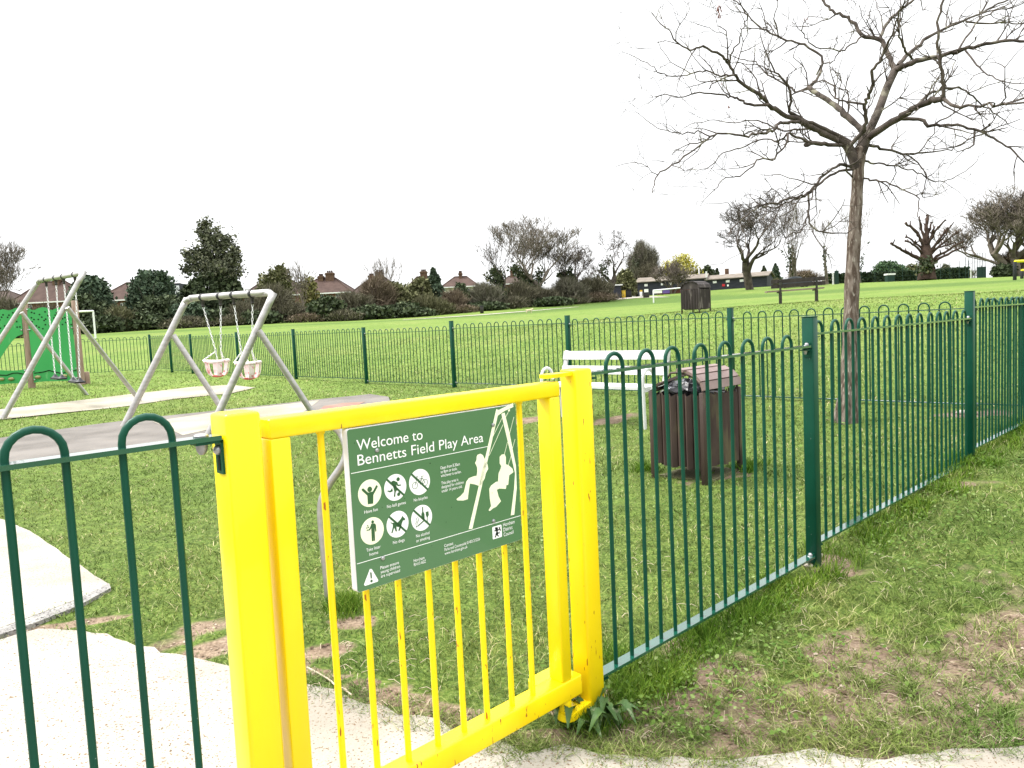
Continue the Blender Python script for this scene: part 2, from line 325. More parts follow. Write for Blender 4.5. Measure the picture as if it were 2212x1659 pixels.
# ------------------------------------------------------------------ mats and paths (polygons on the ground)
def GP(l): return [G(*p)[:2] for p in l]
def inside(poly, x, y):
    x = np.asarray(x); y = np.asarray(y); r = np.zeros(len(x), bool); n = len(poly)
    for i in range(n):
        x1, y1 = poly[i]; x2, y2 = poly[(i+1) % n]
        c = ((y1 > y) != (y2 > y)) & (x < (x2-x1)*(y-y1)/((y2-y1) or 1e-9)+x1); r ^= c
    return r
def drape(name, poly, m, lift, step, label=None, jit=0., kind='structure', thick=0.):
    pts = []
    n = len(poly)
    for i in range(n):
        a = np.array(poly[i]); b = np.array(poly[(i+1) % n]); L = np.linalg.norm(b-a); k = max(1, int(L/step))
        nrm = np.array([-(b-a)[1], (b-a)[0]])/(L+1e-9)
        for j in range(k):
            p = a+(b-a)*j/k
            if jit: p = p+nrm*jit*(fbm([p[0]], [p[1]], 4.)[0]-.5)*2+nrm*jit*.7*(vn([p[0]], [p[1]], 19.)[0]-.5)
            pts.append(p)
    bd = np.array(pts); nb = len(bd)
    x0, y0 = bd.min(0); x1, y1 = bd.max(0); st = step*1.6
    gx, gy = np.meshgrid(np.arange(x0, x1, st), np.arange(y0, y1, st)); gx = gx.ravel(); gy = gy.ravel(); k = inside(bd, gx, gy); ip = np.stack([gx[k], gy[k]], 1)
    al = [Vector(p) for p in bd]+[Vector(p) for p in ip]
    r = geometry.delaunay_2d_cdt(al, [(i, (i+1) % nb) for i in range(nb)], [], 1, 1e-5)
    v2 = np.array([tuple(v) for v in r[0]]); z = gz(v2[:, 0], v2[:, 1])+lift
    mb = MB(); mb.add(np.c_[v2, z], [tuple(f) for f in r[2]], 0, True)
    if thick:
        zb = gz(bd[:, 0], bd[:, 1]); mb.add(np.vstack([np.c_[bd, zb+lift], np.c_[bd, zb+lift-thick]]), [(i, (i+1) % nb, nb+(i+1) % nb, nb+i) for i in range(nb)])
    o = mb.build(name, m); tag(o, label=label, kind=kind); return o, bd
POLYS = []
pth = GP([(-420, 1405), (0, 1385), (80, 1362), (230, 1372), (330, 1402), (500, 1438), (620, 1474), (760, 1510), (900, 1555), (1010, 1590), (1085, 1607), (1140, 1636), (1220, 1612), (1300, 1622), (1400, 1640), (1520, 1652), (1640, 1642), (1760, 1622), (1900, 1632), (2060, 1622), (2230, 1612), (2600, 1600)])
pth += [np.array([4.5, .3]), np.array([2.5, -3]), np.array([-6, -3]), np.array([-7, 1.5])]
POLYS.append(pth)
slab = GP([(-600, 1120), (-300, 1108), (0, 1122), (40, 1138), (83, 1161), (125, 1189), (167, 1219), (205, 1245), (236, 1266), (160, 1300), (60, 1338), (0, 1360), (-500, 1420)])
POLYS.append(slab)
m1 = GP([(-500, 1030), (-200, 985), (0, 947), (200, 918), (330, 902), (520, 882), (700, 862), (800, 852), (840, 858), (845, 880), (700, 905), (560, 922), (400, 955), (160, 985), (0, 1004), (-500, 1090)])
POLYS.append(m1)
m2 = GP([(-300, 935), (-100, 900), (0, 885), (150, 868), (300, 850), (420, 836), (500, 832), (552, 838), (500, 850), (380, 862), (260, 880), (130, 893), (0, 907), (-300, 960)])
POLYS.append(m2)

# ------------------------------------------------------------------ ground sheet
mudspots = []
def ms(px, py, rx, ry, k, ang=0.): g = G(px, py); mudspots.append((g[0], g[1], rx, ry, k, ang))
for a in ((455, 1400, .20, .09, 1.0, A), (440, 1365, .30, .12, .55, A), (700, 1400, .16, .10, .6, 0), (770, 1345, .13, .09, .62, 0), (690, 1450, .35, .04, .8, -.4), (860, 1510, .35, .05, 1., -.4), (1000, 1570, .3, .05, 1., -.4),
          (1330, 1520, .22, .10, 1.3, 0), (1250, 1590, .3, .05, 1.2, 0), (1440, 1590, .3, .07, 1.2, 0), (1700, 1612, .55, .05, 1.1, 0), (2050, 1600, .6, .05, 1.0, 0), (1530, 1480, .30, .15, .78, A), (1650, 1520, .3, .12, .60, 0), (1800, 1400, .25, .12, .60, A),
          (1900, 1470, .35, .16, .76, A), (2060, 1500, .35, .16, .72, A), (1780, 1540, .5, .1, .62, 0), (2130, 1380, .4, .15, .55, A), (1480, 1400, .2, .1, .6, A), (2150, 1560, .4, .1, .66, 0),
          (1790, 1215, .12, .1, 1.1, 0), (1830, 1235, .2, .08, .6, 0), (2070, 1045, .25, .12, .62, 0), (1140, 908, .35, .2, .85, A), (1330, 905, .6, .18, .7, A), (1540, 1030, .3, .3, .5, 0),
          (120, 1352, .35, .06, .8, .3), (1830, 905, .25, .2, .5, 0), (2100, 895, .4, .2, .7, 0), (1100, 690, 1.5, 1, 0, 0)): ms(*a)
def mudf(x, y):
    x = np.asarray(x, float); y = np.asarray(y, float); m = np.zeros(len(x))
    for cx, cy, rx, ry, k, a in mudspots:
        dx = x-cx; dy = y-cy; ca, sa = math.cos(a), math.sin(a); p = dx*ca+dy*sa; q = -dx*sa+dy*ca
        m = np.maximum(m, k*np.exp(-(p/rx)**2*.8-(q/ry)**2*.8))
    r = np.hypot(x, y); so_ = x*U[0]+y*U[1]; no_ = x*N[0]+y*N[1]
    m = m+np.where((no_ < 1.5) & (so_ > 1.7), .22*np.clip((1.45-no_)/.4, 0, 1)*np.clip((6.5-so_)/2, 0, 1), 0)
    return m*1.12+(fbm(x, y, 5.)-.5)*.8*np.clip(1.6-r/14, .25, 1)+(vn(x, y, 22.)-.5)*.22*np.clip(1.3-r/10, 0, 1)
def axis(lo, hi, a, b, st, gr=1.09, mx=9.):
    l = list(np.arange(a, b, st)); s = st; v = a
    left = []
    while v > lo: s = min(s*gr, mx); v -= s; left.append(v)
    s = st; v = l[-1]; right = []
    while v < hi: s = min(s*gr, mx); v += s; right.append(v)
    return np.array(left[::-1]+l+right)
gxs = axis(-420, 420, -3.2, 5.2, .05); gys = axis(-40, 520, 1.2, 8.2, .05)
GX, GY = np.meshgrid(gxs, gys); gx, gy = GX.ravel(), GY.ravel(); gzv = gz(gx, gy)
nrx = np.clip((14-np.hypot(gx, gy))/8, 0, 1)
mu = mudf(gx, gy)
gzv = gzv+nrx*((fbm(gx, gy, 3.)-.5)*.018)-np.clip(mu-.4, 0, .3)*.03*nrx
inp = np.zeros(len(gx), bool)
for pl in POLYS: inp |= inside(pl, gx, gy)
gzv = np.where(inp, gz(gx, gy)-.012, gzv)
# mown strip mask: a band running across the field beyond the fence
def stripf(x, y):
    pr = np.c_[x, y]; e0 = G(496, 716)[:2]; e1 = G(1300, 668)[:2]; f0 = G(1700, 640)[:2]
    s = np.zeros(len(x))
    a1 = G(120, 728); a2 = G(640, 703); b1 = G(1084, 680); b2 = G(1400, 648); b3 = G(1760, 632); b4 = G(2130, 611)
    c = [a1, a2, b1, b2, b3, b4]; wd = [4, 4, 6, 10, 8, 7]
    for i in range(5):
        p = c[i][:2]; q = c[i+1][:2]; d = q-p; L = d@d; t = np.clip(((pr-p)@d)/L, 0, 1); w = wd[i]+(wd[i+1]-wd[i])*t
        dist = np.hypot(*(pr-(p+t[:, None]*d)).T); s = np.maximum(s, np.clip((w-dist)/3.5, 0, 1))
    return s
stp = stripf(gx, gy)
nx, ny = len(gxs), len(gys)
ii = (np.arange(ny-1)[:, None]*nx+np.arange(nx-1)[None]).ravel(); FQ = np.stack([ii, ii+1, ii+nx+1, ii+nx], 1)
go = npmesh('ground', np.c_[gx, gy, gzv], FQ, M['ground'], attrs={'mud': mu, 'strip': stp}); tag(go, kind='structure')
go.data.polygons.foreach_set('use_smooth', np.ones(len(FQ), bool))

drape('path', pth, M['path'], .006, .07, 'pale gritty concrete path under the yellow gate', jit=.06)
drape('paved_slab', slab, M['path'], .008, .12, 'pale paved area with rough edging at the left', jit=.015)
drape('safety_surface', m1, M['mat_grey'], .008, .2, 'worn grey rubber surface under the toddler swings')
drape('safety_surface_path', m2, M['mat_cream'], .008, .25, 'worn cream surface under the far swings')
# coloured inlays on the near surface
for q in ([(318, 930), (470, 900), (480, 884), (520, 880), (560, 922), (400, 955)], ): pass
drape('surface_inlay', GP([(484, 889), (640, 872), (690, 866), (650, 896), (560, 912), (470, 925), (395, 942), (330, 912)]), M['mat_cream'], .012, .2, 'cream inlay panel of the grey surface')
drape('surface_inlay_red', GP([(700, 878), (740, 872), (790, 869), (770, 878), (720, 885), (688, 889)]), M['mat_red'], .013, .2, 'faded red inlay of the grey surface')
ed = GP([(236, 1266), (160, 1304), (60, 1342), (0, 1364), (-500, 1424), (-500, 1448), (0, 1378), (66, 1356), (168, 1316), (240, 1276)])
drape('kerb_edging', ed, M['edging'], .016, .1, 'rough grey edging strip of the paved slab', thick=.05)
POLYS.append(ed)
# thin pale footpath across the far field
fp = GP([(870, 692), (980, 685.2), (1050, 680.3), (1150, 672.2), (1250, 663.5), (1250, 663), (1150, 671.2), (1050, 678.9), (980, 684.0), (870, 691.5)])
drape('footpath', fp, M['path'], .03, 4., 'thin pale footpath in the far field')
fp2 = GP([(1310, 648), (1340, 647), (1375, 644), (1450, 642), (1375, 641), (1310, 645)])
drape('footpath_end', fp2, M['path'], .03, 4., 'paved ground before the clubhouse')

# ------------------------------------------------------------------ grass
def blades(name, x, y, h, w, mt, lean=.5, curl=.5, label=''):
    n = len(x); z = gz(x, y)-.004
    a = RNG.random(n)*2*np.pi; dx, dy = np.cos(a), np.sin(a)
    f = RNG.random(n)*2*np.pi; wx, wy = np.cos(f)*w, np.sin(f)*w
    l = h*lean*RNG.random(n)**.8; k = h*curl*RNG.random(n)
    B = np.c_[x, y, z]
    def pt(t, ww, sg):
        o = l*t+k*t*t; hh = h*t*(1-.25*t*(l+k)/(h+1e-9))
        return B+np.c_[dx*o+wx*ww*sg, dy*o+wy*ww*sg, hh]
    V = np.stack([pt(0, .5, -1), pt(0, .5, 1), pt(.55, .42, 1), pt(.55, .42, -1), pt(1, .06, 1), pt(1, .06, -1)], 1).reshape(-1, 3)
    b = np.arange(n)*6
    Fq = np.stack([np.stack([b, b+1, b+2, b+3], 1), np.stack([b+3, b+2, b+4, b+5], 1)], 1).reshape(-1, 4)
    o = npmesh(name, V, Fq, mt); tag(o, label=label, cat='grass', kind='stuff'); return o
def scatter(n, r0, r1, a0, a1, pw):
    # areal density falls off as r**-pw
    e = 2-pw; r = (r0**e+RNG.random(n)*(r1**e-r0**e))**(1/e); a = a0+RNG.random(n)*(a1-a0); return r*np.cos(a), r*np.sin(a)
NB = 520000
bx, by = scatter(NB, 1.7, 48, math.radians(42), math.radians(138), 1.75)
mm = mudf(bx, by); keep = RNG.random(NB) > np.clip((mm-.27)/.20, 0, .96)
for pl in POLYS: keep &= ~inside(pl, bx, by)
dens = fbm(bx, by, 2.3); keep &= RNG.random(NB) < np.clip(.55+dens*1.1, 0, 1)
keep &= RNG.random(NB) > np.clip((np.hypot(bx, by)-8)/34, 0, .97)
bx, by = bx[keep], by[keep]; r = np.hypot(bx, by)
s_, n_ = bx*U[0]+by*U[1], bx*N[0]+by*N[1]
outside = n_ < 1.55
tall = np.where(outside, 1.25, 1.)*np.where(np.abs(n_-1.67) < .16, 1.5, 1.)
hh = (.014+.020*RNG.random(len(bx)))*tall*(.7+.8*fbm(bx, by, 1.6))*np.clip(.9+r/25, 1, 1.5)
ww = .0027*np.maximum(1, (r/2.8)**.75)
blades('lawn_grass', bx, by, hh, ww, M['blade'], .9, .9, label='short green lawn grass round the gate and in the play area')
# lush taller tufts at the fence foot, at the steel tube and by the bench
tx, ty = [], []
def tufts(s0, s1, n0, n1, k, per, rad):
    for _ in range(k):
        s = s0+random.random()*(s1-s0); n = n0+random.random()*(n1-n0); c = W(s, n, 0)
        a = RNG.random(per)*6.28; rr = rad*np.sqrt(RNG.random(per)); tx.append(c[0]+rr*np.cos(a)); ty.append(c[1]+rr*np.sin(a))
tufts(2.0, 3.6, 1.52, 1.72, 55, 70, .07); tufts(3.75, 8.4, 1.5, 1.74, 90, 40, .08)
for px, py, rr, k in ((735, 1318, .10, 14), (1480, 870, .5, 30), (1350, 1440, .12, 12), (1240, 1570, .10, 6), (1395, 1020, .15, 8), (1610, 1010, .2, 10), (1290, 1545, .12, 8)):
    g = G(px, py)
    for _ in range(k):
        a = random.random()*6.28; q = rr*random.random(); per = 45; aa = RNG.random(per)*6.28; r2 = .05*np.sqrt(RNG.random(per))
        tx.append(g[0]+q*math.cos(a)+r2*np.cos(aa)); ty.append(g[1]+q*math.sin(a)+r2*np.sin(aa))
tx = np.concatenate(tx); ty = np.concatenate(ty); k = ~inside(POLYS[0], tx, ty); tx, ty = tx[k], ty[k]; r = np.hypot(tx, ty)
blades('tall_grass', tx, ty, (.05+.05*RNG.random(len(tx))), .0028*np.maximum(1, (r/3)**.8), M['blade_long'], .5, .6, label='lush longer grass along the foot of the green fence')
# dry and coarse tufts on the bare ground at the right
tx, ty = [], []
for _ in range(800):
    px = 1330+random.random()*1000; py = 1250+random.random()*360
    x, y, _z = G(px, py)
    if (x*N[0]+y*N[1]) > 1.5: continue
    per = random.randint(8, 30); a = RNG.random(per)*6.28; rr = (.015+.03*random.random())*np.sqrt(RNG.random(per)); tx.append(x+rr*np.cos(a)); ty.append(y+rr*np.sin(a))
tx = np.concatenate(tx); ty = np.concatenate(ty); k = ~inside(POLYS[0], tx, ty); tx, ty = tx[k], ty[k]
blades('rough_grass', tx, ty, .025+.035*RNG.random(len(tx)), np.full(len(tx), .0026), M['blade'], 1.2, 1.0, label='coarse pale tufts on the bare soil outside the fence')

# tufts creeping over the path edge
tx, ty = [], []
for i in range(420):
    j = random.randint(6, 19); a_, b_ = pth[j], pth[j+1]; t_ = random.random(); q = a_+(b_-a_)*t_
    dn = np.array([-(b_-a_)[1], (b_-a_)[0]]); dn /= np.linalg.norm(dn); q = q+dn*random.gauss(.02, .045); per = random.randint(6, 26); a = RNG.random(per)*6.28; rr = (.01+.03*random.random())*np.sqrt(RNG.random(per)); tx.append(q[0]+rr*np.cos(a)); ty.append(q[1]+rr*np.sin(a))
tx = np.concatenate(tx); ty = np.concatenate(ty)
blades('edge_grass', tx, ty, .018+.03*RNG.random(len(tx)), np.full(len(tx), .0024), M['blade'], 1.3, 1.1, label='ragged tufts creeping over the edge of the concrete path')
for _m in ('blade', 'blade_long'):       # lush and dry patches across the turf
    nt_ = M[_m].node_tree; bs = nt_.nodes['Principled BSDF']; src = bs.inputs['Base Color'].links[0].from_socket; ge = nt_.nodes.new('ShaderNodeNewGeometry'); nn_ = nt_.nodes.new('ShaderNodeTexNoise'); nn_.inputs['Scale'].default_value = 1.6; nn_.inputs['Detail'].default_value = 6
    nt_.links.new(ge.outputs['Position'], nn_.inputs['Vector']); cr_ = nt_.nodes.new('ShaderNodeValToRGB'); cr_.color_ramp.elements[0].position = .36; cr_.color_ramp.elements[0].color = (.62, .74, .60, 1); cr_.color_ramp.elements[1].position = .66; cr_.color_ramp.elements[1].color = (1.35, 1.18, 1.25, 1); nt_.links.new(nn_.outputs['Fac'], cr_.inputs[0])
    mx_ = nt_.nodes.new('ShaderNodeMix'); mx_.data_type = 'RGBA'; mx_.blend_type = 'MULTIPLY'; mx_.inputs['Factor'].default_value = 1.; nt_.links.new(src, mx_.inputs['A']); nt_.links.new(cr_.outputs[0], mx_.inputs['B']); nt_.links.new(mx_.outputs['Result'], bs.inputs['Base Color'])

def leafset(x, y, rad, zoff, tilt=.5):
    V = []; Fq = []
    z = gz(x, y); n = len(x)
    for i in range(n):
        a0 = random.random()*6.28; t = np.array([random.uniform(-tilt, tilt), random.uniform(-tilt, tilt)]); R_ = rad[i]; c = np.array([x[i], y[i], z[i]+zoff[i]]); b = len(V)
        V.append(c+np.array([0, 0, -R_*.2]))
        for j in range(6):
            a = a0+j*math.pi/3; q = R_*(1.0 if j % 2 else .78); dx, dy = q*math.cos(a), q*math.sin(a); V.append(c+np.array([dx, dy, dx*t[0]+dy*t[1]+random.uniform(-.1, .1)*R_]))
        for j in range(0, 6, 2): Fq.append((b, b+1+j, b+1+(j+1) % 6, b+1+(j+2) % 6))
    return np.array(V), Fq
lx, ly = [], []
for _ in range(7500):
    s = 1.95+6.2*random.random()**1.3; n = 1.72-abs(random.gauss(0, .36)) if random.random() < .7 else 1.75+random.random()*1.6
    p = W(s, n, 0); lx.append(p[0]); ly.append(p[1])
lx = np.array(lx); ly = np.array(ly); k = (~inside(POLYS[0], lx, ly)) & (fbm(lx, ly, 1.9) > .47); lx, ly = lx[k], ly[k]; r = np.hypot(lx, ly)
V, Fq = leafset(lx, ly, (.004+.0065*RNG.random(len(lx)))*np.maximum(1, r/4.5), .018+.03*RNG.random(len(lx)))
o = npmesh('ground_weeds', V, Fq, M['weedleaf']); tag(o, 'small round leaved weeds spreading along the green fence', 'weeds', kind='stuff')
# crumbs of dry soil on the bare patches
cxs, cys = scatter(60000, 1.9, 8., math.radians(42), math.radians(138), 1.2); k = (mudf(cxs, cys) > .50)
for pl in POLYS: k &= ~inside(pl, cxs, cys)
cxs, cys = cxs[k], cys[k]; n = len(cxs); zc_ = gz(cxs, cys)-.004; q = (.0025+.008*RNG.random(n)**3); V = np.zeros((n, 6, 3)); a0 = RNG.random(n)*6.28
for j in range(4): a = a0+j*1.57+RNG.random(n)*.6; V[:, j] = np.c_[cxs+q*np.cos(a), cys+q*np.sin(a), zc_+q*.35*RNG.random(n)]
V[:, 4] = np.c_[cxs+q*.2, cys, zc_+q*(.5+.5*RNG.random(n))]; V[:, 5] = np.c_[cxs, cys, zc_-q*.3]; b = np.arange(n)*6
Fq = np.stack([np.stack([b+j, b+(j+1) % 4, b+4], 1) for j in range(4)], 1).reshape(-1, 3)
M['crumb'] = mat('soil_crumb', (.07, .045, .03), (.22, .16, .11), rough=.95, island=True, c3=(.40, .33, .26))
o = npmesh('soil_crumbs', V.reshape(-1, 3), Fq, M['crumb'], kf=3); tag(o, 'dry crumbs of soil on the worn bare patches', 'soil', kind='stuff')
# grit on the path
n = 2600; x, y = scatter(n, 1.5, 4.5, math.radians(45), math.radians(150), 1.); k = inside(POLYS[0], x, y); x, y = x[k], y[k]; z = gz(x, y)+.0065; n = len(x)
q = .0014+.0045*RNG.random(n)**4; V = np.zeros((n, 4, 3))
for j in range(3):
    a = RNG.random(n)+j*2.09; V[:, j] = np.c_[x+q*np.cos(a), y+q*np.sin(a), z]
V[:, 3] = np.c_[x, y, z+q*.8]; b = np.arange(n)*4
Fq = np.stack([np.stack([b, b+1, b+3], 1), np.stack([b+1, b+2, b+3], 1), np.stack([b+2, b, b+3], 1)], 1).reshape(-1, 3)
o = npmesh('path_grit', V.reshape(-1, 3), Fq, M['grit'], kf=3); tag(o, 'brown grit scattered over the pale concrete path', 'grit', kind='stuff')

# ------------------------------------------------------------------ bow top fencing
def hoop_mesh(hw, zb, zt, rad, n=10, seg=10, flat=.0):
    mb = MB(); r = hw/2; zc = zt-r-rad
    pts = [np.array([-r, 0, zb]), np.array([-r, 0, (zb+zc)/2]), np.array([-r, 0, zc])]
    for i in range(1, seg): a = math.pi-math.pi*i/seg; pts.append(np.array([r*math.cos(a), 0, zc+r*math.sin(a)]))
    pts += [np.array([r, 0, zc]), np.array([r, 0, (zb+zc)/2]), np.array([r, 0, zb])]
    mb.tube(pts, rad, n, up=np.array([0, 1., 0])); return mb
def make_fence(label, org, group, name='bow_top_fence'):
    return thing(name, org, label, 'fence', group)
def post(th, c, top, w, ax, ay, base=None):
    mb = MB(); b = g1(c[0], c[1])-.15 if base is None else base
    mb.box([c[0], c[1], (b+top)/2], w, w, top-b, ax, ay, bev=.006)
    mb.box([c[0], c[1], top+.003], w+.004, w+.004, .006, ax, ay, bev=.004)
    return mb.build('post', M['green'], th)
def bracket(parent, c, ax, ay, sgn, z):     # galvanised bolt and green lug between rail and post
    mb = MB(); mb.box(c+ax*sgn*.018+np.array([0, 0, z-.012]), .05, .036, .006, ax, ay); mb.box(c+ax*sgn*.001+np.array([0, 0, z-.012]), .006, .036, .07, ax, ay)
    o = mb.build('bracket', M['green'], parent)
    m2_ = MB(); m2_.sphere(c+ax*sgn*.022+np.array([0, 0, z+.006]), .011, 8, 5, sc=(1, 1, .6)); m2_.sphere(c+ax*sgn*.006-ay*.0+np.array([0, 0, z+.012])-ay*.0, .012, 8, 5)
    m2_.tube([c+ax*sgn*.022+np.array([0, 0, z-.014]), c+ax*sgn*.022+np.array([0, 0, z-.034])], [.011, .006], 8)
    m2_.build('bolt', M['galv'], parent)
def panel(th, p0, ax, ay, L, zr, zb, hoops, rad, hw, rise, protos, rw=.046, rt=.0105, brackets=True, hoopstuff=None):
    """p0 start point (x,y,0); hoops = list of offsets of hoop centres"""
    mb = MB(); c = p0+ax*L/2
    mb.box(c+np.array([0, 0, zb-rt/2]), L, rw, rt, ax, ay); mb.build('bottom_rail', M['rail'], th)
    mb = MB(); mb.box(c+np.array([0, 0, zr-rt/2]), L, rw, rt, ax, ay); pan = mb.build('top_rail', M['rail'], th)
    if brackets:
        for z in (zr, zb):
            bracket(pan, p0, ax, ay, 1, z-.0095); bracket(pan, p0+ax*L, ax, ay, -1, z-.0095)
    key = (round(zr-zb, 3), rad, hw)
    if key not in protos:
        o = hoop_mesh(hw, -.0+.001, zr-zb+rise, rad, 10 if rad > .0065 else 7, 10).build('hoop', M['green'], pan, None); protos[key] = o.data
        bpy.data.objects.remove(o)
        for v in protos[key].vertices: v.co = v.co+Vector(ORG[pan.name])
    ang = math.atan2(ax[1], ax[0])
    for t in hoops:
        q = p0+ax*t+np.array([0, 0, zb])-ORG[pan.name]
        if hoopstuff is not None: hoopstuff.append((p0+ax*t+np.array([0, 0, zb]), ax, ay, zr-zb+rise)); continue
        ho = bpy.data.objects.new('hoop', protos[key]); COL.objects.link(ho); ho.parent = pan; ho.location = tuple(q); ho.rotation_euler = (random.gauss(0, .004), random.gauss(0, .0035), ang+random.gauss(0, .02))
    return pan
protos = {}
NF = 1.672
# right run
fr = make_fence('green bow top metal fence running away to the right from the yellow gate', W(3.67, NF, .165), 'green bow top fence runs')
SB = 8.56
post(fr, W(3.672, NF, 0), 1.412, .058, U, N); post(fr, W(6.33, NF, 0), 1.525, .058, U, N); post(fr, W(SB, NF, 0), 1.60, .058, U, N)
panel(fr, W(1.95, NF, 0), U, N, 1.692, 1.275, .214, [2.106-1.95+.1885*k for k in range(8)], .0078, .093, .063, protos)
panel(fr, W(3.701, NF, 0), U, N, 2.60, 1.334, .273, [.075+.186*k for k in range(14)], .0078, .093, .063, protos)
panel(fr, W(6.359, NF, 0), U, N, SB-.029-6.359, 1.414, .353, [.07+.186*k for k in range(12)], .0078, .093, .063, protos)
# left run (near camera)
fl = make_fence('green bow top metal fence joined to the left yellow gate post', W(-.5, NF, .1), 'green bow top fence runs')
panel(fl, W(-2.1, NF-.0, 0), U, N, 2.785, 1.236, .17, [2.634-.205*k for k in range(13)], .0080, .1005, .066, protos, brackets=False)
mb = MB(); e = W(.695, NF, 0)
mb.box(W(.665, NF, 1.222), .07, .036, .006, U, N); mb.tube([W(.6865, NF+.018, 1.222), W(.6865, NF-.018, 1.222)], .004, 6)
mb.box(W(.6870, NF, 1.185), .005, .036, .075, U, N)
mb.build('bracket', M['green'], fl)
mb = MB(); mb.box(W(.6840, NF, 1.172), .002, .012, .034, U, N); mb.build('bracket_slot', M['hole'], fl)
mb = MB(); mb.sphere(W(.648, NF, 1.2375), .017, 10, 6, sc=(1, 1, .35)); mb.tube([W(.648, NF, 1.218), W(.648, NF, 1.205), W(.648, NF, 1.196)], [.014, .012, .006], 8); mb.sphere(W(.6825, NF-.002, 1.202), .011, 10, 6)
mb.build('bolt', M['galv'], fl)
post(fl, W(-2.13, NF, 0), 1.37, .058, U, N)
# back run at s = SB, going away to the left (direction N), then the far left run
NB_ = np.array(N)
bn = [NF]+[onU(px, py, SB)[0] for px, py in ((2097, 700), (1578, 700), (1228, 750), (978, 760), (788, 760), (636, 760), (513, 760), (413, 760), (368, 760), (325, 760))]
rails = [1.40, 1.392, 1.412, 1.432, 1.405, 1.455, 1.465, 1.49, 1.52, 1.56]
fb = make_fence('green bow top metal fence along the back of the play area', W(SB, bn[3], .36), 'green bow top fence runs')
stuffh = []; cnt = 0
for i in range(len(bn)-1):
    a, b = bn[i], bn[i+1]; L = b-a
    if i > 0: post(fb, W(SB, a, 0), rails[i-1]+.125, .062, N, U)
    k = int((L-.10)/.2); off = (L-.2*(k-1))/2
    hs = [off+.2*j for j in range(k)]
    st = cnt+len(hs) > 96; cnt += 0 if st else len(hs)
    panel(fb, W(SB, a+.031, 0), N, U, L-.062, rails[i], rails[i]-.965, [h-.031 for h in hs], .0075, .104, .075, protos, brackets=(i < 5), hoopstuff=stuffh if st else None)
post(fb, W(SB, bn[-1], 0), rails[-1]+.125, .062, N, U)
if stuffh:
    mb = MB()
    for c, ax, ay, h in stuffh:
        r = .052; pts = [-ax*r, -ax*r+np.array([0, 0, h-r])]+[ax*r*math.cos(t)+np.array([0, 0, h-r+r*math.sin(t)]) for t in (2.36, 1.57, .785)]+[ax*r+np.array([0, 0, h-r]), ax*r]
        mb.tube([c+p for p in pts], .0075, 5, up=ay)
    o = mb.build('hoop', M['green'], fb); tag(o, kind='stuff')
fx = make_fence('green bow top metal fence behind the green climbing wall at the far left', W(SB-2.6, bn[-1], .5), 'green bow top fence runs')
zz = [1.56, 1.53, 1.50]
for i in range(3):
    s1 = SB-2.68*i; s0 = s1-2.68
    panel(fx, W(s0+.03, bn[-1], 0), U, N, 2.62-(.06 if i == 0 else 0), zz[i], zz[i]-.965, [.11+.2*j for j in range(13)], .0085, .104, .075, protos, brackets=False)
    post(fx, W(s0, bn[-1], 0), zz[i]+.12, .062, U, N)

# ------------------------------------------------------------------ gate posts and gate
def gate_post(s, top, label, w=.08, dp=.08, tilt=0.):
    c = W(s, 1.63+dp/2, 0); b = g1(c[0], c[1]); t = thing('gate_post', [c[0], c[1], b], label, 'gate post', 'yellow gate posts')
    mb = MB(); mb.box([c[0], c[1], (b-.2+top)/2], w, dp, top-b+.2, U, N, bev=.012); mb.v[0] = mb.v[0]+U*(tilt*(mb.v[0][:, 2:3]-top)); mb.v[1] = mb.v[1]+U*(tilt*(mb.v[1][:, 2:3]-top)); mb.build('shaft', M['yellow_worn' if s > 1.5 else 'yellow'], t); return t
gpl = gate_post(.731, 1.282, 'left yellow gate post, joined to the near left green fence', .082, .095, .005)
mb = MB(); mb.box(W(.728, 1.634, 1.2735), .012, .005, .006, U, N); mb.build('paint_chip', M['darkslat'], gpl)
gpr = gate_post(1.904, 1.292, 'right yellow gate post, carrying the gate hinges')
def lug(z, th, r, s0, s1, n0):       # rounded hinge plate, long axis along the gate
    poly = [(s1, -r*.62), (s1, r*.62)]+[(s0+r*math.cos(a), r*math.sin(a)) for a in np.linspace(math.pi*.5, math.pi*1.5, 12)]
    mb = MB(); mb.prism(poly, W(0, n0, z), U, N, np.array([0, 0, 1.]), th); return mb
lug(1.272, .012, .027, 1.765, 1.88, 1.668).build('hinge_plate', M['yellow'], gpr)
mb = lug(.136, .024, .034, 1.772, 1.90, 1.655); mb.tube([W(1.77, 1.66, .155), W(1.77, 1.66, .203)], .021, 14); mb.build('lower_hinge', M['yellow_worn'], gpr)
G0, G1 = 1.638, 1.700; gc = (G0+G1)/2; gt = .048; GD = .062
gate = thing('gate', W(1.3, gc, .19), 'yellow metal gate with vertical bars across the concrete path', 'gate')
mb = MB(); mb.box(W((.799+1.786)/2, gc, 1.2355), 1.786-.799, gt, gt, U, N, bev=.0); mb2 = MB()
def hbar(s0, s1, zc, hgt, wid, nc, bev):
    m_ = MB(); m_.box(W((s0+s1)/2, nc, zc), hgt, wid, s1-s0, np.array([0, 0, 1.]), N, U, bev=bev); return m_
hbar(.794, 1.787, 1.2355, gt, GD, gc, .006).build('top_rail', M['yellow'], gate)
hbar(.790, 1.832, .235, .068, GD+.004, gc, .006).build('bottom_rail', M['yellow_worn'], gate)
for s, nm in ((.8195, 'stile'), (1.763, 'stile')):
    m_ = MB(); m_.box(W(s, gc, (1.2115+.269)/2), gt+(.003 if s < 1 else -.001), GD-.001, 1.2115-.269, U, N, bev=.006)
    if s < 1: m_.v = [v_+U*(.005*(v_[:, 2:3]-1.25)) for v_ in m_.v]
    m_.build('stile', M['yellow'], gate)
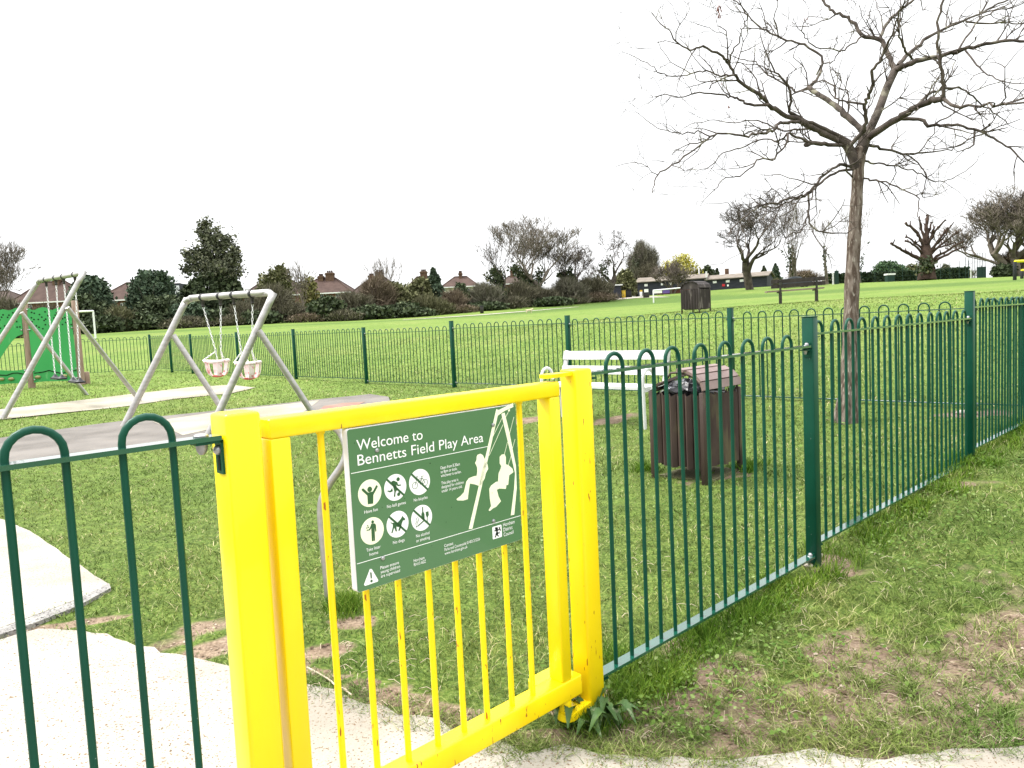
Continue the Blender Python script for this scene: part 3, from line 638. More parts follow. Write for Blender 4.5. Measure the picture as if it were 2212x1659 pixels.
poly = [(1.83, 0), (1.83, .055)]+[(1.71+.03*math.cos(a), .025+.03*math.sin(a)) for a in np.linspace(1.57, 3.14, 6)]+[(1.68, 0)]
m_ = MB(); m_.prism(poly, W(0, G1+.002, .2025), U, N, np.array([0, 0, 1.]), .064); m_.build('hinge_block', M['yellow'], gate)
bars = [.937, 1.037, 1.138, 1.240, 1.338, 1.430, 1.534, 1.626]
for s in bars:
    m_ = MB(); m_.tube([W(s, 1.665, .268), W(s, 1.665, 1.212)], .0088, 12); m_.tube([W(s, 1.665, 1.2045), W(s, 1.665, 1.2125)], .0115, 12); m_.build('bar', M['yellow_worn'], gate)

# ------------------------------------------------------------------ welcome sign on the gate
SF = 1.628    # face plane
S0, S1, Z0, Z1 = .9905, 1.574, .794, 1.2085
sign = thing('sign', W((S0+S1)/2, SF+.012, (Z0+Z1)/2), 'green welcome sign with white lettering bolted to the yellow gate', 'sign')
def rrect(x0, x1, y0, y1, r, k=5):
    l = []
    for cx, cy, a0 in ((x1-r, y1-r, 0), (x0+r, y1-r, 90), (x0+r, y0+r, 180), (x1-r, y0+r, 270)):
        for i in range(k+1): a = math.radians(a0+90*i/k); l.append((cx+r*math.cos(a), cy+r*math.sin(a)))
    return l
ZV = np.array([0, 0, 1.])
mb = MB(); mb.prism(rrect(S0-.001, S1+.001, Z0-.001, Z1+.001, .008), W(0, SF+.024, 0), U, ZV, -N, .0225); mb.build('backing_board', M['signedge'], sign)
mb = MB(); mb.prism(rrect(S0, S1, Z0, Z1, .007), W(0, SF+.0015, 0), U, ZV, -N, .0015); mb.build('face_panel', M['sign'], sign)
def pa(cx, cy): return onN(697+.28*cx, 836.5+.28*cy, SF)            # traced positions on the board
def pb(cx, cy): return onN(929.4+.17745*cx, 851.95+.17745*cy, SF)
def pc(cx, cy): return onN(743.5+.17745*cx, 991.4+.17745*cy, SF)
L1, L2 = .0005, .0011
def flat(name, polys, m, lay, parent=sign):
    mb = MB()
    for pl in polys:
        a = sum(pl[i][0]*pl[(i+1) % len(pl)][1]-pl[(i+1) % len(pl)][0]*pl[i][1] for i in range(len(pl)))
        if a < 0: pl = pl[::-1]
        mb.prism(pl, W(0, SF+.0001, 0), U, ZV, -N, lay)
    return mb.build(name, m, parent)
def seg(p, q, w):
    d = np.array(q)-np.array(p); L = np.linalg.norm(d)+1e-9; n_ = np.array([-d[1], d[0]])/L*w/2; p = np.array(p); q = np.array(q)
    return [tuple(p+n_), tuple(p-n_), tuple(q-n_), tuple(q+n_)]
def circ(c, r, n=28): return [(c[0]+r*math.cos(2*math.pi*i/n), c[1]+r*math.sin(2*math.pi*i/n)) for i in range(n)]
def ring(c, r, w, n=20):
    return [[(c[0]+(r+s*w/2)*math.cos(2*math.pi*t/n), c[1]+(r+s*w/2)*math.sin(2*math.pi*t/n)) for s, t in ((1, i), (1, i+1), (-1, i+1), (-1, i))] for i in range(n)]
# dividing lines
zl1 = (pc(85, 203)[1]+pa(1275, 443)[1])/2; zl2 = (pa(262, 1388)[1]+pa(1510, 975)[1])/2
flat('divider_line', [seg((S0+.003, zl1), (pa(1272, 444)[0], zl1), .0016)], M['white'], L1)
flat('divider_line', [seg((S0+.003, zl2), (S1-.001, zl2), .0016)], M['white'], L1)
# picture of two children on swings
girl = [(565, 760), (575, 735), (610, 722), (640, 740), (658, 777), (668, 790), (695, 850), (705, 905), (675, 960), (662, 1020), (640, 1062), (625, 1095), (590, 1112), (540, 1095), (482, 1085), (470, 1160), (460, 1240), (457, 1275), (400, 1292), (330, 1290), (318, 1275), (370, 1235), (410, 1190), (440, 1060), (470, 1020), (520, 1000), (565, 990), (572, 940), (570, 890), (558, 860), (545, 835), (562, 800)]
boy = [(845, 760), (870, 732), (905, 728), (920, 765), (920, 850), (950, 860), (1000, 905), (1012, 945), (960, 985), (948, 1100), (925, 1106), (920, 1150), (840, 1146), (810, 1160), (830, 1240), (860, 1300), (800, 1370), (765, 1385), (725, 1420), (710, 1410), (740, 1360), (725, 1270), (718, 1150), (740, 1110), (800, 1065), (825, 1060), (832, 960), (850, 920), (865, 875), (845, 840)]
fr1 = [(803, 180), (838, 192), (820, 265), (700, 790), (512, 1634), (468, 1640), (640, 900), (690, 680)]
fr2 = [(833, 190), (1004, 106), (1012, 152), (905, 200), (822, 258)]
fr3 = [(865, 238), (905, 222), (960, 450), (1042, 870), (1052, 1140), (1022, 1464), (980, 1473), (1020, 1150), (1032, 960), (940, 560)]
flat('swing_picture', [[pb(*q) for q in pl] for pl in (girl, boy, fr1, fr2, fr3)]+[seg(pb(*a), pb(*b), .0013) for a, b in (((872, 290), (728, 580)), ((886, 366), (716, 745)), ((962, 190), (905, 300)), ((940, 580), (902, 730)), ((1018, 275), (962, 490)), ((1032, 545), (1000, 655)), ((985, 745), (950, 858)))]+[[pb(*q) for q in ((945, 190), (970, 178), (968, 205), (950, 210))]], M['cream'], L1)
# pictograms
PR = .0385
cc = dict(fun=pc(315, 425), ball=pc(625, 345), bike=pc(920, 270), litter=pc(340, 887), dog=pc(648, 795), smoke=pc(940, 706))
# snap to a tidy grid
c0 = (cc['fun'][0]+cc['litter'][0])/2; c1_ = (cc['ball'][0]+cc['dog'][0])/2; c2_ = (cc['bike'][0]+cc['smoke'][0])/2
r1_ = (cc['fun'][1]+cc['ball'][1]+cc['bike'][1])/3; r2_ = (cc['litter'][1]+cc['dog'][1]+cc['smoke'][1])/3
PR = abs(pc(625, 181)[1]-pc(625, 509)[1])/2*.99
ctr = dict(fun=(c0, r1_), ball=(c1_, r1_), bike=(c2_, r1_), litter=(c0, r2_), dog=(c1_, r2_), smoke=(c2_, r2_))
def pic(key, polys, discm, slash=False):
    c = ctr[key]; o = flat('pictogram', [circ(c, PR, 36)], discm, L1); off = (c[0]-cc[key][0], c[1]-cc[key][1])
    ps = [[(p[0]+off[0], p[1]+off[1]) for p in pl] for pl in polys]
    if slash: k = PR*.7071*1.02; ps.append(seg((c[0]-k, c[1]+k), (c[0]+k, c[1]-k), PR*.16))
    flat('pictogram_figure', ps, M['signprint'], L2)
T = lambda l: [pc(*q) for q in l]
def head(x, y, r): return circ(pc(x, y), r, 16)
pic('fun', [T([(215, 378), (232, 366), (292, 420), (350, 405), (392, 328), (408, 335), (408, 350), (356, 445), (354, 552), (290, 560), (284, 455), (215, 392)]), head(312, 379, PR*.2)], M['cream'])
pic('ball', [head(657, 246, PR*.15), head(664, 428, PR*.14), T([(580, 270), (605, 262), (645, 280), (658, 312), (690, 308), (692, 322), (655, 330), (632, 312), (650, 370), (628, 400), (620, 462), (605, 456), (612, 395), (600, 350), (588, 310)]), T([(585, 350), (592, 392), (560, 406), (528, 395), (530, 382), (562, 386)]), T([(600, 268), (588, 290), (600, 305), (575, 300), (578, 272)])], M['white'], True)
bw = .0011
pic('bike', ring(pc(862, 314), PR*.25, bw)+ring(pc(985, 277), PR*.25, bw)+[seg(pc(*a), pc(*b), bw) for a, b in (((862, 314), (890, 215)), ((890, 240), (955, 222)), ((900, 280), (955, 222)), ((888, 232), (930, 300)), ((930, 300), (985, 277)), ((955, 222), (985, 277)), ((948, 200), (930, 300)), ((935, 202), (968, 195)), ((890, 215), (880, 205)), ((880, 205), (900, 202)))], M['white'], True)
pic('litter', [head(343, 777, PR*.115), T([(325, 800), (365, 795), (382, 812), (388, 892), (376, 895), (366, 830), (372, 1005), (356, 1008), (350, 905), (352, 1010), (334, 1012), (326, 850), (308, 880), (270, 885), (270, 872), (298, 870), (318, 832)]), head(283, 824, PR*.05), head(292, 843, PR*.05), head(273, 852, PR*.05)], M['cream'])
pic('dog', [T([(560, 770), (580, 780), (650, 772), (685, 730), (700, 705), (706, 690), (714, 708), (738, 728), (736, 745), (710, 750), (695, 795), (690, 830), (668, 878), (655, 872), (668, 830), (630, 825), (638, 880), (625, 885), (605, 835), (585, 900), (570, 905), (588, 830), (588, 795), (562, 782)])], M['white'], True)
pic('smoke', [T([(944, 575), (955, 572), (958, 630), (972, 660), (975, 735), (938, 712), (935, 660), (944, 635)]), T([(988, 635), (1020, 625), (1025, 670), (1010, 700), (1008, 745), (1022, 750), (1000, 752), (1003, 705), (990, 675)]), T([(890, 800), (962, 735), (970, 745), (895, 812)]), T([(868, 815), (882, 800), (888, 812), (874, 825)])]+[seg(pc(*a), pc(*b), .0010) for a, b in (((870, 800), (866, 770)), ((866, 770), (882, 745)), ((882, 745), (874, 715)), ((874, 715), (890, 700)), ((882, 790), (884, 768)), ((884, 768), (900, 740)), ((900, 740), (898, 712)))], M['white'], True)
flat('warning_triangle', [[tuple(q) for q in (pc(312, 1340), pc(335, 1340), pc(414, 1475), pc(408, 1492), pc(255, 1545), pc(240, 1532))]], M['white'], L1)
flat('exclamation_mark', [T([(314, 1385), (322, 1376), (332, 1385), (336, 1450), (322, 1458)]), head(331, 1485, .0035)], M['signprint'], L2)
# council emblem: white square with a small rampant lion
e0, e1, e2, e3 = pa(1308, 1078), pa(1378, 1060), pa(1384, 1155), pa(1312, 1172)
ex0, ex1, ez1, ez0 = (e0[0]+e3[0])/2, (e1[0]+e2[0])/2, (e0[1]+e1[1])/2, (e2[1]+e3[1])/2
flat('council_emblem', [rrect(ex0, ex1, ez0, ez1, .003)], M['white'], L1)
def eb(u_, v_): return (ex0+(ex1-ex0)*u_, ez0+(ez1-ez0)*v_)
lion = [(.30, .90), (.42, .93), (.52, .86), (.66, .84), (.58, .76), (.56, .68), (.74, .70), (.78, .62), (.60, .60), (.52, .52), (.60, .44), (.76, .42), (.78, .34), (.62, .34), (.54, .26), (.66, .16), (.62, .08), (.50, .18), (.42, .28), (.34, .14), (.22, .08), (.20, .16), (.30, .26), (.30, .38), (.40, .50), (.38, .62), (.24, .60), (.18, .68), (.34, .72), (.28, .80)]
flat('emblem_lion', [[eb(*q) for q in lion], [eb(*q) for q in ((.80, .46), (.90, .56), (.82, .78), (.90, .88), (.74, .84), (.72, .74), (.82, .58), (.76, .5))]], M['hole'], L2)
# lettering
def text(body, x, z, size, name='lettering', m='white', width=None, align='LEFT', lay=.0006, bold=0.):
    cu = bpy.data.curves.new('t', 'FONT'); cu.body = body; cu.size = size; cu.align_x = align; cu.extrude = 0; cu.space_line = 1.; cu.offset = bold
    ob = bpy.data.objects.new('t', cu); COL.objects.link(ob); dg = bpy.context.evaluated_depsgraph_get(); dg.update()
    me = bpy.data.meshes.new_from_object(ob.evaluated_get(dg)); bpy.data.objects.remove(ob)
    xs = [v.co.x for v in me.vertices]; w0 = max(xs)-min(xs); k = (width/w0) if width else .86
    if align == 'LEFT': mn = min(xs)
    else: mn = (max(xs)+min(xs))/2
    o0 = ORG[sign.name]
    for v in me.vertices: p = W(x+(v.co.x-mn)*k, SF-lay, z+v.co.y)-o0; v.co = tuple(p)
    me.materials.append(M[m]); o = bpy.data.objects.new(name, me); COL.objects.link(o); o.parent = sign; ORG[o.name] = o0; return o
a, b = pa(255, 400), pa(770, 335)
zb1 = pa(262, 490)[1]; zb2 = (pa(268, 612)[1]+pa(1120, 437)[1])/2; x0 = (pa(262, 450)[0]+pa(268, 590)[0])/2
capH = abs(pa(262, 400)[1]-pa(270, 487)[1]); sz = capH/.729
text('Welcome to', x0, zb1, sz, 'heading', width=pa(770, 380)[0]-x0); text('Bennetts Field Play Area', x0, zb2, sz, 'heading', width=pa(1238, 400)[0]-x0)
def tl(lines, xy, size, dz, widths=None, align='LEFT', name='small_lettering'):
    for i, l in enumerate(lines): text(l, xy[0], xy[1]-dz*i, size, name, align=align, width=(widths[i] if widths else None))
fs = .0118; dz = abs(pa(908, 632)[1]-pa(908, 663)[1])*1.0
xo, zo = pa(908, 634); wd = lambda a_, b_: abs(pa(*a_)[0]-pa(*b_)[0])
tl(['Open from 8.30am', 'to 8pm or dusk;', 'whichever is earlier.'], (xo, zo), fs, dz, [wd((908, 634), (1058, 600)), wd((908, 663), (1035, 640)), wd((908, 692), (1066, 655))])
xo2, zo2 = pa(912, 752)
tl(['This play area is', 'designed for children', 'under 14 years old.'], (xo, zo2), fs, dz, [wd((912, 750), (1042, 715)), wd((912, 780), (1083, 738)), wd((912, 808), (1070, 770))])
for key, ls in (('fun', ['Have fun']), ('ball', ['No ball games']), ('bike', ['No bicycles']), ('litter', ['Take litter', 'home']), ('dog', ['No dogs']), ('smoke', ['No alcohol', 'or smoking'])):
    c = ctr[key]; w_ = dict(fun=.040, ball=.060, bike=.046, dog=.037).get(key)
    tl(ls, (c[0], c[1]-PR-.0145), fs, .0130, [w_] if w_ else ([.043, .026] if key == 'litter' else [.045, .046]), 'CENTER')
zp = pc(440, 1345); tl(['Please ensure', 'young children', 'are supervised'], (zp[0], zp[1]), fs, dz*1.0, [.058, .061, .060])
zh = pa(702, 1350); tl(['Horsham', 'RH13 6EZ'], (zh[0], zh[1]), fs, dz, [.036, .040])
zc = pa(938, 1234); tl(['Contact', 'Parks and Countryside 01403 215256', 'www.horsham.gov.uk'], (zc[0], zc[1]), fs, dz, [.032, .132, .083])
ze = pa(1392, 1075); tl(['Horsham', 'District', 'Council'], (ze[0], ze[1]), .0155, .0150, [wd((1390, 1072), (1478, 1050)), wd((1390, 1105), (1460, 1085)), wd((1390, 1137), (1466, 1115))])
mb = MB()
for q in ((417, 487), (1313, 291), (462, 1317), (1317, 1032)):
    s, z = pa(*q); c = W(s, SF-.002, z); mb.tube([c+N*.002, c-N*.001, c-N*.0032], [.0058, .0058, .0034], 14, up=ZV)
mb.build('bolt_heads', M['galv'], sign)
mb = MB()
for q in ((827, 586), (630, 857), (457, 926), (840, 1222), (992, 925), (1306, 815), (735, 1281), (243, 430), (950, 1040)):
    s, z = pa(*q); mb.prism(circ((s, z), .0008+.0008*random.random(), 6), W(0, SF-.0012, 0), U, ZV, -N, .0003)
mb.build('paint_specks', M['hole'], sign)

# ------------------------------------------------------------------ bent steel tube behind the gate
tb = G(712, 1308); dd = proj(tb)[2]
tube = thing('bent_handrail', tb, 'bent stainless steel tube standing in the grass behind the gate sign', 'handrail')
pts = [tb-np.array([0, 0, .1])]+[P(x, y, dd+o) for x, y, o in ((706, 1250, 0), (696, 1150, 0), (693, 1105, 0), (697, 1075, 0), (712, 1045, 0), (735, 1012, .0), (744, 995, 0), (748, 975, 0), (745, 955, .01), (737, 938, .03), (722, 922, .02), (700, 912, .02), (665, 908, 0), (630, 915, -.02), (610, 932, -.02), (607, 970, -.02), (615, 1100, -.02), (624, 1240, -.02))]
def smoothpath(pts, k=4):
    out = []; n = len(pts)
    for i in range(n-1):
        p0, p1, p2, p3 = pts[max(i-1, 0)], pts[i], pts[i+1], pts[min(i+2, n-1)]
        for j in range(k):
            t = j/k; out.append(.5*((2*p1)+(-p0+p2)*t+(2*p0-5*p1+4*p2-p3)*t*t+(-p0+3*p1-3*p2+p3)*t**3))
    return out+[pts[-1]]
e_ = G(655, 1290); pts.append(np.array([*(pts[-1][:2]), g1(*pts[-1][:2])-.1]))
mb = MB(); mb.tube(smoothpath([np.array(p) for p in pts]), .0185, 14); mb.build('rail_tube', M['steel'], tube)

# ------------------------------------------------------------------ swings
def chain(mb, p, q, link=.045, r=.0042, w=.013):
    p = np.asarray(p); q = np.asarray(q); L = np.linalg.norm(q-p); n = max(2, int(L/link)); d = (q-p)/L
    a = np.cross(d, [0, 0, 1.]) if abs(d[2]) < .95 else np.cross(d, [1., 0, 0]); a /= np.linalg.norm(a); b = np.cross(d, a)
    l2 = L/n*.66
    for i in range(n):
        c = p+(q-p)*(i+.5)/n; x = a if i % 2 else b
        pts = [c+d*l2*sy*(1 if k else 1)+x*w*sx for k, (sx, sy) in enumerate(((-.8, -.55), (-.8, .55), (0, 1), (.8, .55), (.8, -.55), (0, -1)))]; pts.append(pts[0])
        mb.tube(pts, r, 4, cap=False)
def swing_depths(prm, g):
    X, Y, th, L, a, b, h, t = prm; v = np.array([math.cos(th), math.sin(th), 0]); w = np.array([v[1], -v[0], 0]); c = np.array([X, Y, g]); o = {}
    for k, sg in (('f', 1), ('n', -1)):
        top = c+v*sg*L+np.array([0, 0, h]); mf = c+v*sg*L-w*a; bf = c+v*sg*L+w*b; o[k+'t'] = top; o[k+'m'] = mf; o[k+'b'] = bf; o[k+'a'] = top+(mf-top)*t
    return {k: proj(p)[2] for k, p in o.items()}, v, w
def swing(prm, g, px, label, r):
    D, v, w = swing_depths(prm, g); Q = {k: P(x, y, D[k]) for k, (x, y) in px.items()}
    for k in ('fm', 'fb', 'nm', 'nb'): Q[k] = np.array(G(*px[k]))
    t = thing('swing_frame', G(*px['nm']), label, 'swing', 'tubular steel swing frames')
    mb = MB(); bm = (Q['nt']-Q['ft']); bd = bm/np.linalg.norm(bm)
    def corner(top, foot, sgn): dl = foot-top; dl /= np.linalg.norm(dl); R_ = .16; return [top-bd*sgn*R_*1.5, top-bd*sgn*R_*.9+dl*.01, top-bd*sgn*R_*.38+dl*R_*.16, top+dl*R_*.45-bd*sgn*.01, top+dl*R_*1.1]
    path = [Q['nm']-(Q['nt']-Q['nm'])*.04]+corner(Q['nt'], Q['nm'], 1)[::-1]+corner(Q['ft'], Q['fm'], -1)+[Q['fm']-(Q['ft']-Q['fm'])*.04]
    mb.tube(smoothpath(path, 4), r, 16); mb.build('main_tube', M['steel'], t)
    for k in 'fn':
        mb = MB(); mb.tube([Q[k+'a'], Q[k+'b']-(Q[k+'a']-Q[k+'b'])*.04], r*.86, 14); mb.build('brace', M['steel'], t)
    return t, Q, v, w, bd
def hanger(t, c, bd, r):
    mb = MB(); mb.tube([c-bd*.022, c+bd*.022], r*1.17, 16); mb.build('clamp', M['black'], t)
    mb = MB(); mb.tube([c-np.array([0, 0, r]), c-np.array([0, 0, r+.06])], [.03, .022], 8); mb.sphere(c-np.array([0, 0, r+.075]), .026, 8, 6); mb.build('swivel', M['dark_steel'], t)
    return c-np.array([0, 0, r+.09])
R1 = .048
t, Q, v, w, bd = swing((-3.952, 10.805, 2.482, 1.111, 1.109, .527, 1.755, .256), .25, dict(ft=(404, 645), nt=(592, 631), nm=(450, 940), fm=(268, 920), nb=(690, 915), fb=(492, 902), fa=(374, 724), na=(559, 714)), 'steel toddler swing frame nearest the gate', R1)
def onbeam(px):
    best = min(np.linspace(0, 1, 400), key=lambda k: abs(proj(Q['ft']+(Q['nt']-Q['ft'])*k)[0]-px)); return Q['ft']+(Q['nt']-Q['ft'])*best
hs = [hanger(t, onbeam(x), bd, R1) for x in (437, 475, 504, 544)]
def cradle(label, hA, hB, pxs):
    dA = (proj(hA)[2]+proj(hB)[2])/2
    (xa, ya), (xb, yb), (xc, yc) = pxs            # knots of both chains, and seat centre at ring height
    ka = P(xa, ya, proj(hA)[2]); kb = P(xb, yb, proj(hB)[2]); c = P(xc, yc, dA)
    th = thing('cradle_seat', c-np.array([0, 0, .22]), label, 'swing seat', 'toddler cradle swing seats')
    mb = MB(); chain(mb, hA, ka); o = mb.build('chain', M['chain'], th); mb = MB(); chain(mb, hB, kb); mb.build('chain', M['chain'], th)
    e1 = np.array([1., 0, 0]); e2 = np.array([0, 1., 0]); rx, ry = .165, .14; cs = []
    ringp = []
    for i in range(25):
        a = 2*math.pi*i/24; ca, sa = math.cos(a), math.sin(a); k = (abs(ca)**4+abs(sa)**4)**-.25; ringp.append(c+e1*rx*k*ca*.92+e2*ry*k*sa*.92+np.array([0, 0, .008*math.cos(2*a)]))
    mb = MB(); mb.tube(ringp, .021, 10, cap=False); rg = mb.build('seat_ring', M['pinkwhite'], th)
    for kk, sg in ((ka, -1), (kb, 1)):
        mb = MB(); chain(mb, kk, c+e1*rx*.95*sg+e2*(-.11)+np.array([0, 0, .02]), .035, .0036, .011); chain(mb, kk, c+e1*rx*(.05 if sg > 0 else -.05)+e2*(.13)+np.array([0, 0, .02]) if False else c+e1*rx*.25*sg+e2*.13+np.array([0, 0, .02]), .035, .0036, .011); mb.build('chain', M['chain'], th)
    # four rubber straps down to a cup
    for a0 in (math.radians(-60), math.radians(-130), math.radians(20), math.radians(160), math.radians(60), math.radians(115)):
        rad = np.array([math.cos(a0)*rx, math.sin(a0)*ry, 0]); tn = np.array([-math.sin(a0), math.cos(a0), 0]); vs = []; K = 8
        for i in range(K+1):
            u_ = i/K; rr = math.cos(u_*math.pi/2*.86)**.62; zz_ = -.215*math.sin(u_*math.pi/2)
            for s_1, o_ in ((-1, 0), (1, 0), (1, .010), (-1, .010)): vs.append(c+rad*(rr*1.0)+tn*s_1*.038*(1-.25*u_)+np.array([0, 0, zz_])+rad/np.linalg.norm(rad)*o_)
        fs_ = []
        for i in range(K):
            for j in range(4): fs_.append((i*4+j, i*4+(j+1) % 4, i*4+4+(j+1) % 4, i*4+4+j))
        mb = MB(); mb.add(vs, fs_, 0, False); mb.build('strap', M['pinkwhite'], th)
    mb = MB(); mb.tube([c+np.array([0, 0, -.205]), c+np.array([0, 0, -.222]), c+np.array([0, 0, -.235])], [.085, .08, .04], 16); mb.build('seat_base', M['redrub'], th)
cradle('left toddler cradle swing seat of faded red and white rubber', hs[0], hs[1], ((466, 759), (477, 759), (468, 780)))
cradle('right toddler cradle swing seat partly behind the steel leg', hs[2], hs[3], ((521, 761), (544.5, 761), (536, 784)))
R2 = .047
t, Q, v, w, bd = swing((-8.514, 14.593, 2.38, 1.48, 1.493, .698, 2.443, .255), .33, dict(ft=(84, 606), nt=(180, 590), nm=(6, 905), fm=(-95, 880), nb=(302, 866), fb=(187, 853), fa=(46, 675), na=(145, 664)), 'steel swing frame with two flat seats before the green climbing wall', R2)
hs = [hanger(t, onbeam(x), bd, R2) for x in (99, 120, 137, 161)]
def flat_seat(label, hA, hB, xy1, xy2):
    a = P(*xy1, proj(hA)[2]-.05); b = P(*xy2, proj(hB)[2]-.05); c = (a+b)/2; a[2] = b[2] = c[2]
    th = thing('flat_swing_seat', c, label, 'swing seat', 'black flat swing seats')
    for p, q in ((hA, a), (hB, b)): mb = MB(); chain(mb, p, q+np.array([0, 0, .05]), .05, .0052, .015); mb.build('chain', M['chain'], th)
    d = (b-a); d[2] = 0; L = np.linalg.norm(d); d /= L; e = np.cross([0, 0, 1.], d)
    mb = MB(); mb.box(c, L*1.0+.02, .17, .035, d, e); mb.build('seat_board', M['black'], th)
    for p in (a, b):
        mb = MB(); mb.tube([p+np.array([0, 0, .01]), p+np.array([0, 0, .03]), p+np.array([0, 0, .075])], [.085, .05, .018], 12); mb.build('seat_end', M['black'], th)
flat_seat('left black flat swing seat hanging on long chains', hs[0], hs[1], (119.5, 817.5), (134, 817))
flat_seat('right black flat swing seat beside the timber post', hs[2], hs[3], (158, 825), (173, 824))

# ------------------------------------------------------------------ climbing wall
lp = G(67, 838); rp = G(172, 831)
dl_, dr_ = proj(lp)[2], proj(rp)[2]
e = rp-lp; e[2] = 0; LW = np.linalg.norm(e); e /= LW; nrm = np.cross([0, 0, 1.], e)    # nrm points away from the camera side?
if nrm@(-lp) < 0: nrm = -nrm
cwall = thing('climbing_wall', lp, 'green climbing wall panel with wavy top between timber posts', 'climbing wall')
def onW(px, py):
    r = ray(px, py); o = lp+nrm*.03; k = ((o-EYE)@nrm)/(r@nrm); p = EYE+r*k; return float((p-lp)@e), float(p[2])
z0 = lambda cx, cy: onW(.1867*cx, 557.6+.1867*cy)
for (cx0, cy0, cx1, cy1, wd_) in ((268, 515, 358, 1498, .15), (850, 490, 938, 1470, .15)):
    a_ = z0(cx0, cy0); b_ = z0(cx1, cy1); p = lp+e*((a_[0]+b_[0])/2)-nrm*.08; p = np.array([p[0], p[1], 0])
    a2_ = lp+e*a_[0]-nrm*.06; b2_ = lp+e*b_[0]-nrm*.06; mb = MB(); a2_[2] = a_[1]; b2_[2] = b_[1]-.1
    mb.tube([b2_, b2_*.5+a2_*.5, a2_-np.array([0, 0, .02]), a2_], [.083, .08, .075, .06], 14); mb.build('timber_post', M['timber'], cwall)
top = [(-240, 600), (-180, 575), (-120, 600), (-60, 590), (0, 600), (30, 592), (60, 597), (100, 606), (140, 596), (175, 578), (215, 576), (245, 590), (300, 595), (330, 580), (370, 600), (410, 598), (440, 580), (490, 568), (530, 572), (570, 592), (600, 602), (640, 585), (680, 570), (720, 572), (770, 590), (822, 585)]
left_panel = [z0(*q) for q in top if q[0] <= 262]+[z0(262, 878), z0(200, 905), z0(140, 960), z0(80, 1040), z0(30, 1120), z0(0, 1160), z0(-240, 1230)]
main_panel = [z0(312, 582)]+[z0(*q) for q in top if q[0] > 312]+[z0(838, 800), z0(868, 1050), z0(890, 1300), z0(900, 1415), z0(520, 1425), z0(395, 1440), z0(372, 1200), z0(340, 900)]
low_panel = [z0(-240, 1300), z0(0, 1296), z0(100, 1302), z0(200, 1298), z0(300, 1285), z0(318, 1440), z0(200, 1448), z0(100, 1452), z0(0, 1462), z0(-240, 1480)]
for pl in (left_panel, main_panel, low_panel):
    mb = MB(); mb.prism([(q[0], q[1]) for q in pl][::-1], np.array([lp[0], lp[1], 0])+nrm*.02, e, ZV, nrm, .02); mb.build('wall_panel', M['wallgreen'], cwall)
mb = MB()
for q in ((37, 657), (20, 684), (105, 660), (150, 633), (90, 686), (0, 715), (120, 727), (55, 785), (200, 798), (232, 796), (195, 735), (5, 812), (62, 840), (367, 628), (398, 638), (458, 653), (365, 690), (395, 710), (372, 735), (523, 622), (485, 683), (445, 710), (530, 706), (512, 722), (422, 783), (453, 800), (527, 770), (497, 817), (640, 660), (655, 632), (625, 692), (720, 640), (752, 688), (725, 702), (790, 704), (762, 744), (724, 768), (675, 818), (556, 665), (576, 775), (780, 650), (825, 770)):
    if 240 < q[0] < 320: continue
    a_ = z0(*q); mb.prism(circ(a_, .021, 8), np.array([lp[0], lp[1], 0])+nrm*.036, e, ZV, nrm, .006)
mb.build('grip_holes', M['hole'], cwall)
mb = MB(); wv = [(0, 1352), (80, 1355), (150, 1330), (210, 1328), (290, 1345)]; wv2 = [(395, 1330), (450, 1325), (510, 1315), (570, 1298), (640, 1318), (720, 1332), (800, 1305), (885, 1300)]
for l in (wv, wv2): mb.tube([lp*np.array([1, 1, 0])+nrm*.045+e*z0(*q)[0]+ZV*z0(*q)[1] for q in l], .012, 6)
mb.build('wavy_groove', M['hole'], cwall)
for q in ((133, 1397), (440, 1375), (748, 1362), (20, 1400)):
    a_ = z0(*q); mb = MB(); c = lp*np.array([1, 1, 0])+nrm*.06+e*a_[0]+ZV*a_[1]; mb.sphere(c, .075, 10, 7, sc=(1, .7, .55)); mb.build('foothold', M['rockhold'], cwall)
mb = MB()
for q in ((318, 598), (330, 830), (348, 830), (250, 833), (292, 1302), (392, 1298), (832, 806), (882, 1276), (893, 1385), (405, 1408)):
    a_ = z0(*q); mb.sphere(lp*np.array([1, 1, 0])+nrm*.05+e*a_[0]+ZV*a_[1], .022, 8, 5)
mb.build('bolt_heads', M['galv'], cwall)
lg = G(186, 829); mb = MB(); a_ = np.array(lg); mb.tube([a_-ZV*.1, a_+ZV*.1, a_+ZV*.30, a_+ZV*.31], [.105, .10, .10, .09], 14); o = mb.build('short_log', M['timber'], None, lg); tag(o, 'short upright timber stump beside the climbing wall', 'log')
for (px, py, lab) in ((92, 822, 'pale stone lying below the climbing wall'), (475, 812, 'pale stone lying by the fence behind the left cradle seat')):
    g = G(px+25 if px < 100 else px, py+83-83); mb = MB(); mb.sphere(g+ZV*.03, .16 if px < 100 else .1, 9, 6, sc=(1.2, .8, .45)); o = mb.build('stone', M['rock'], None, g); tag(o, lab, 'stone')

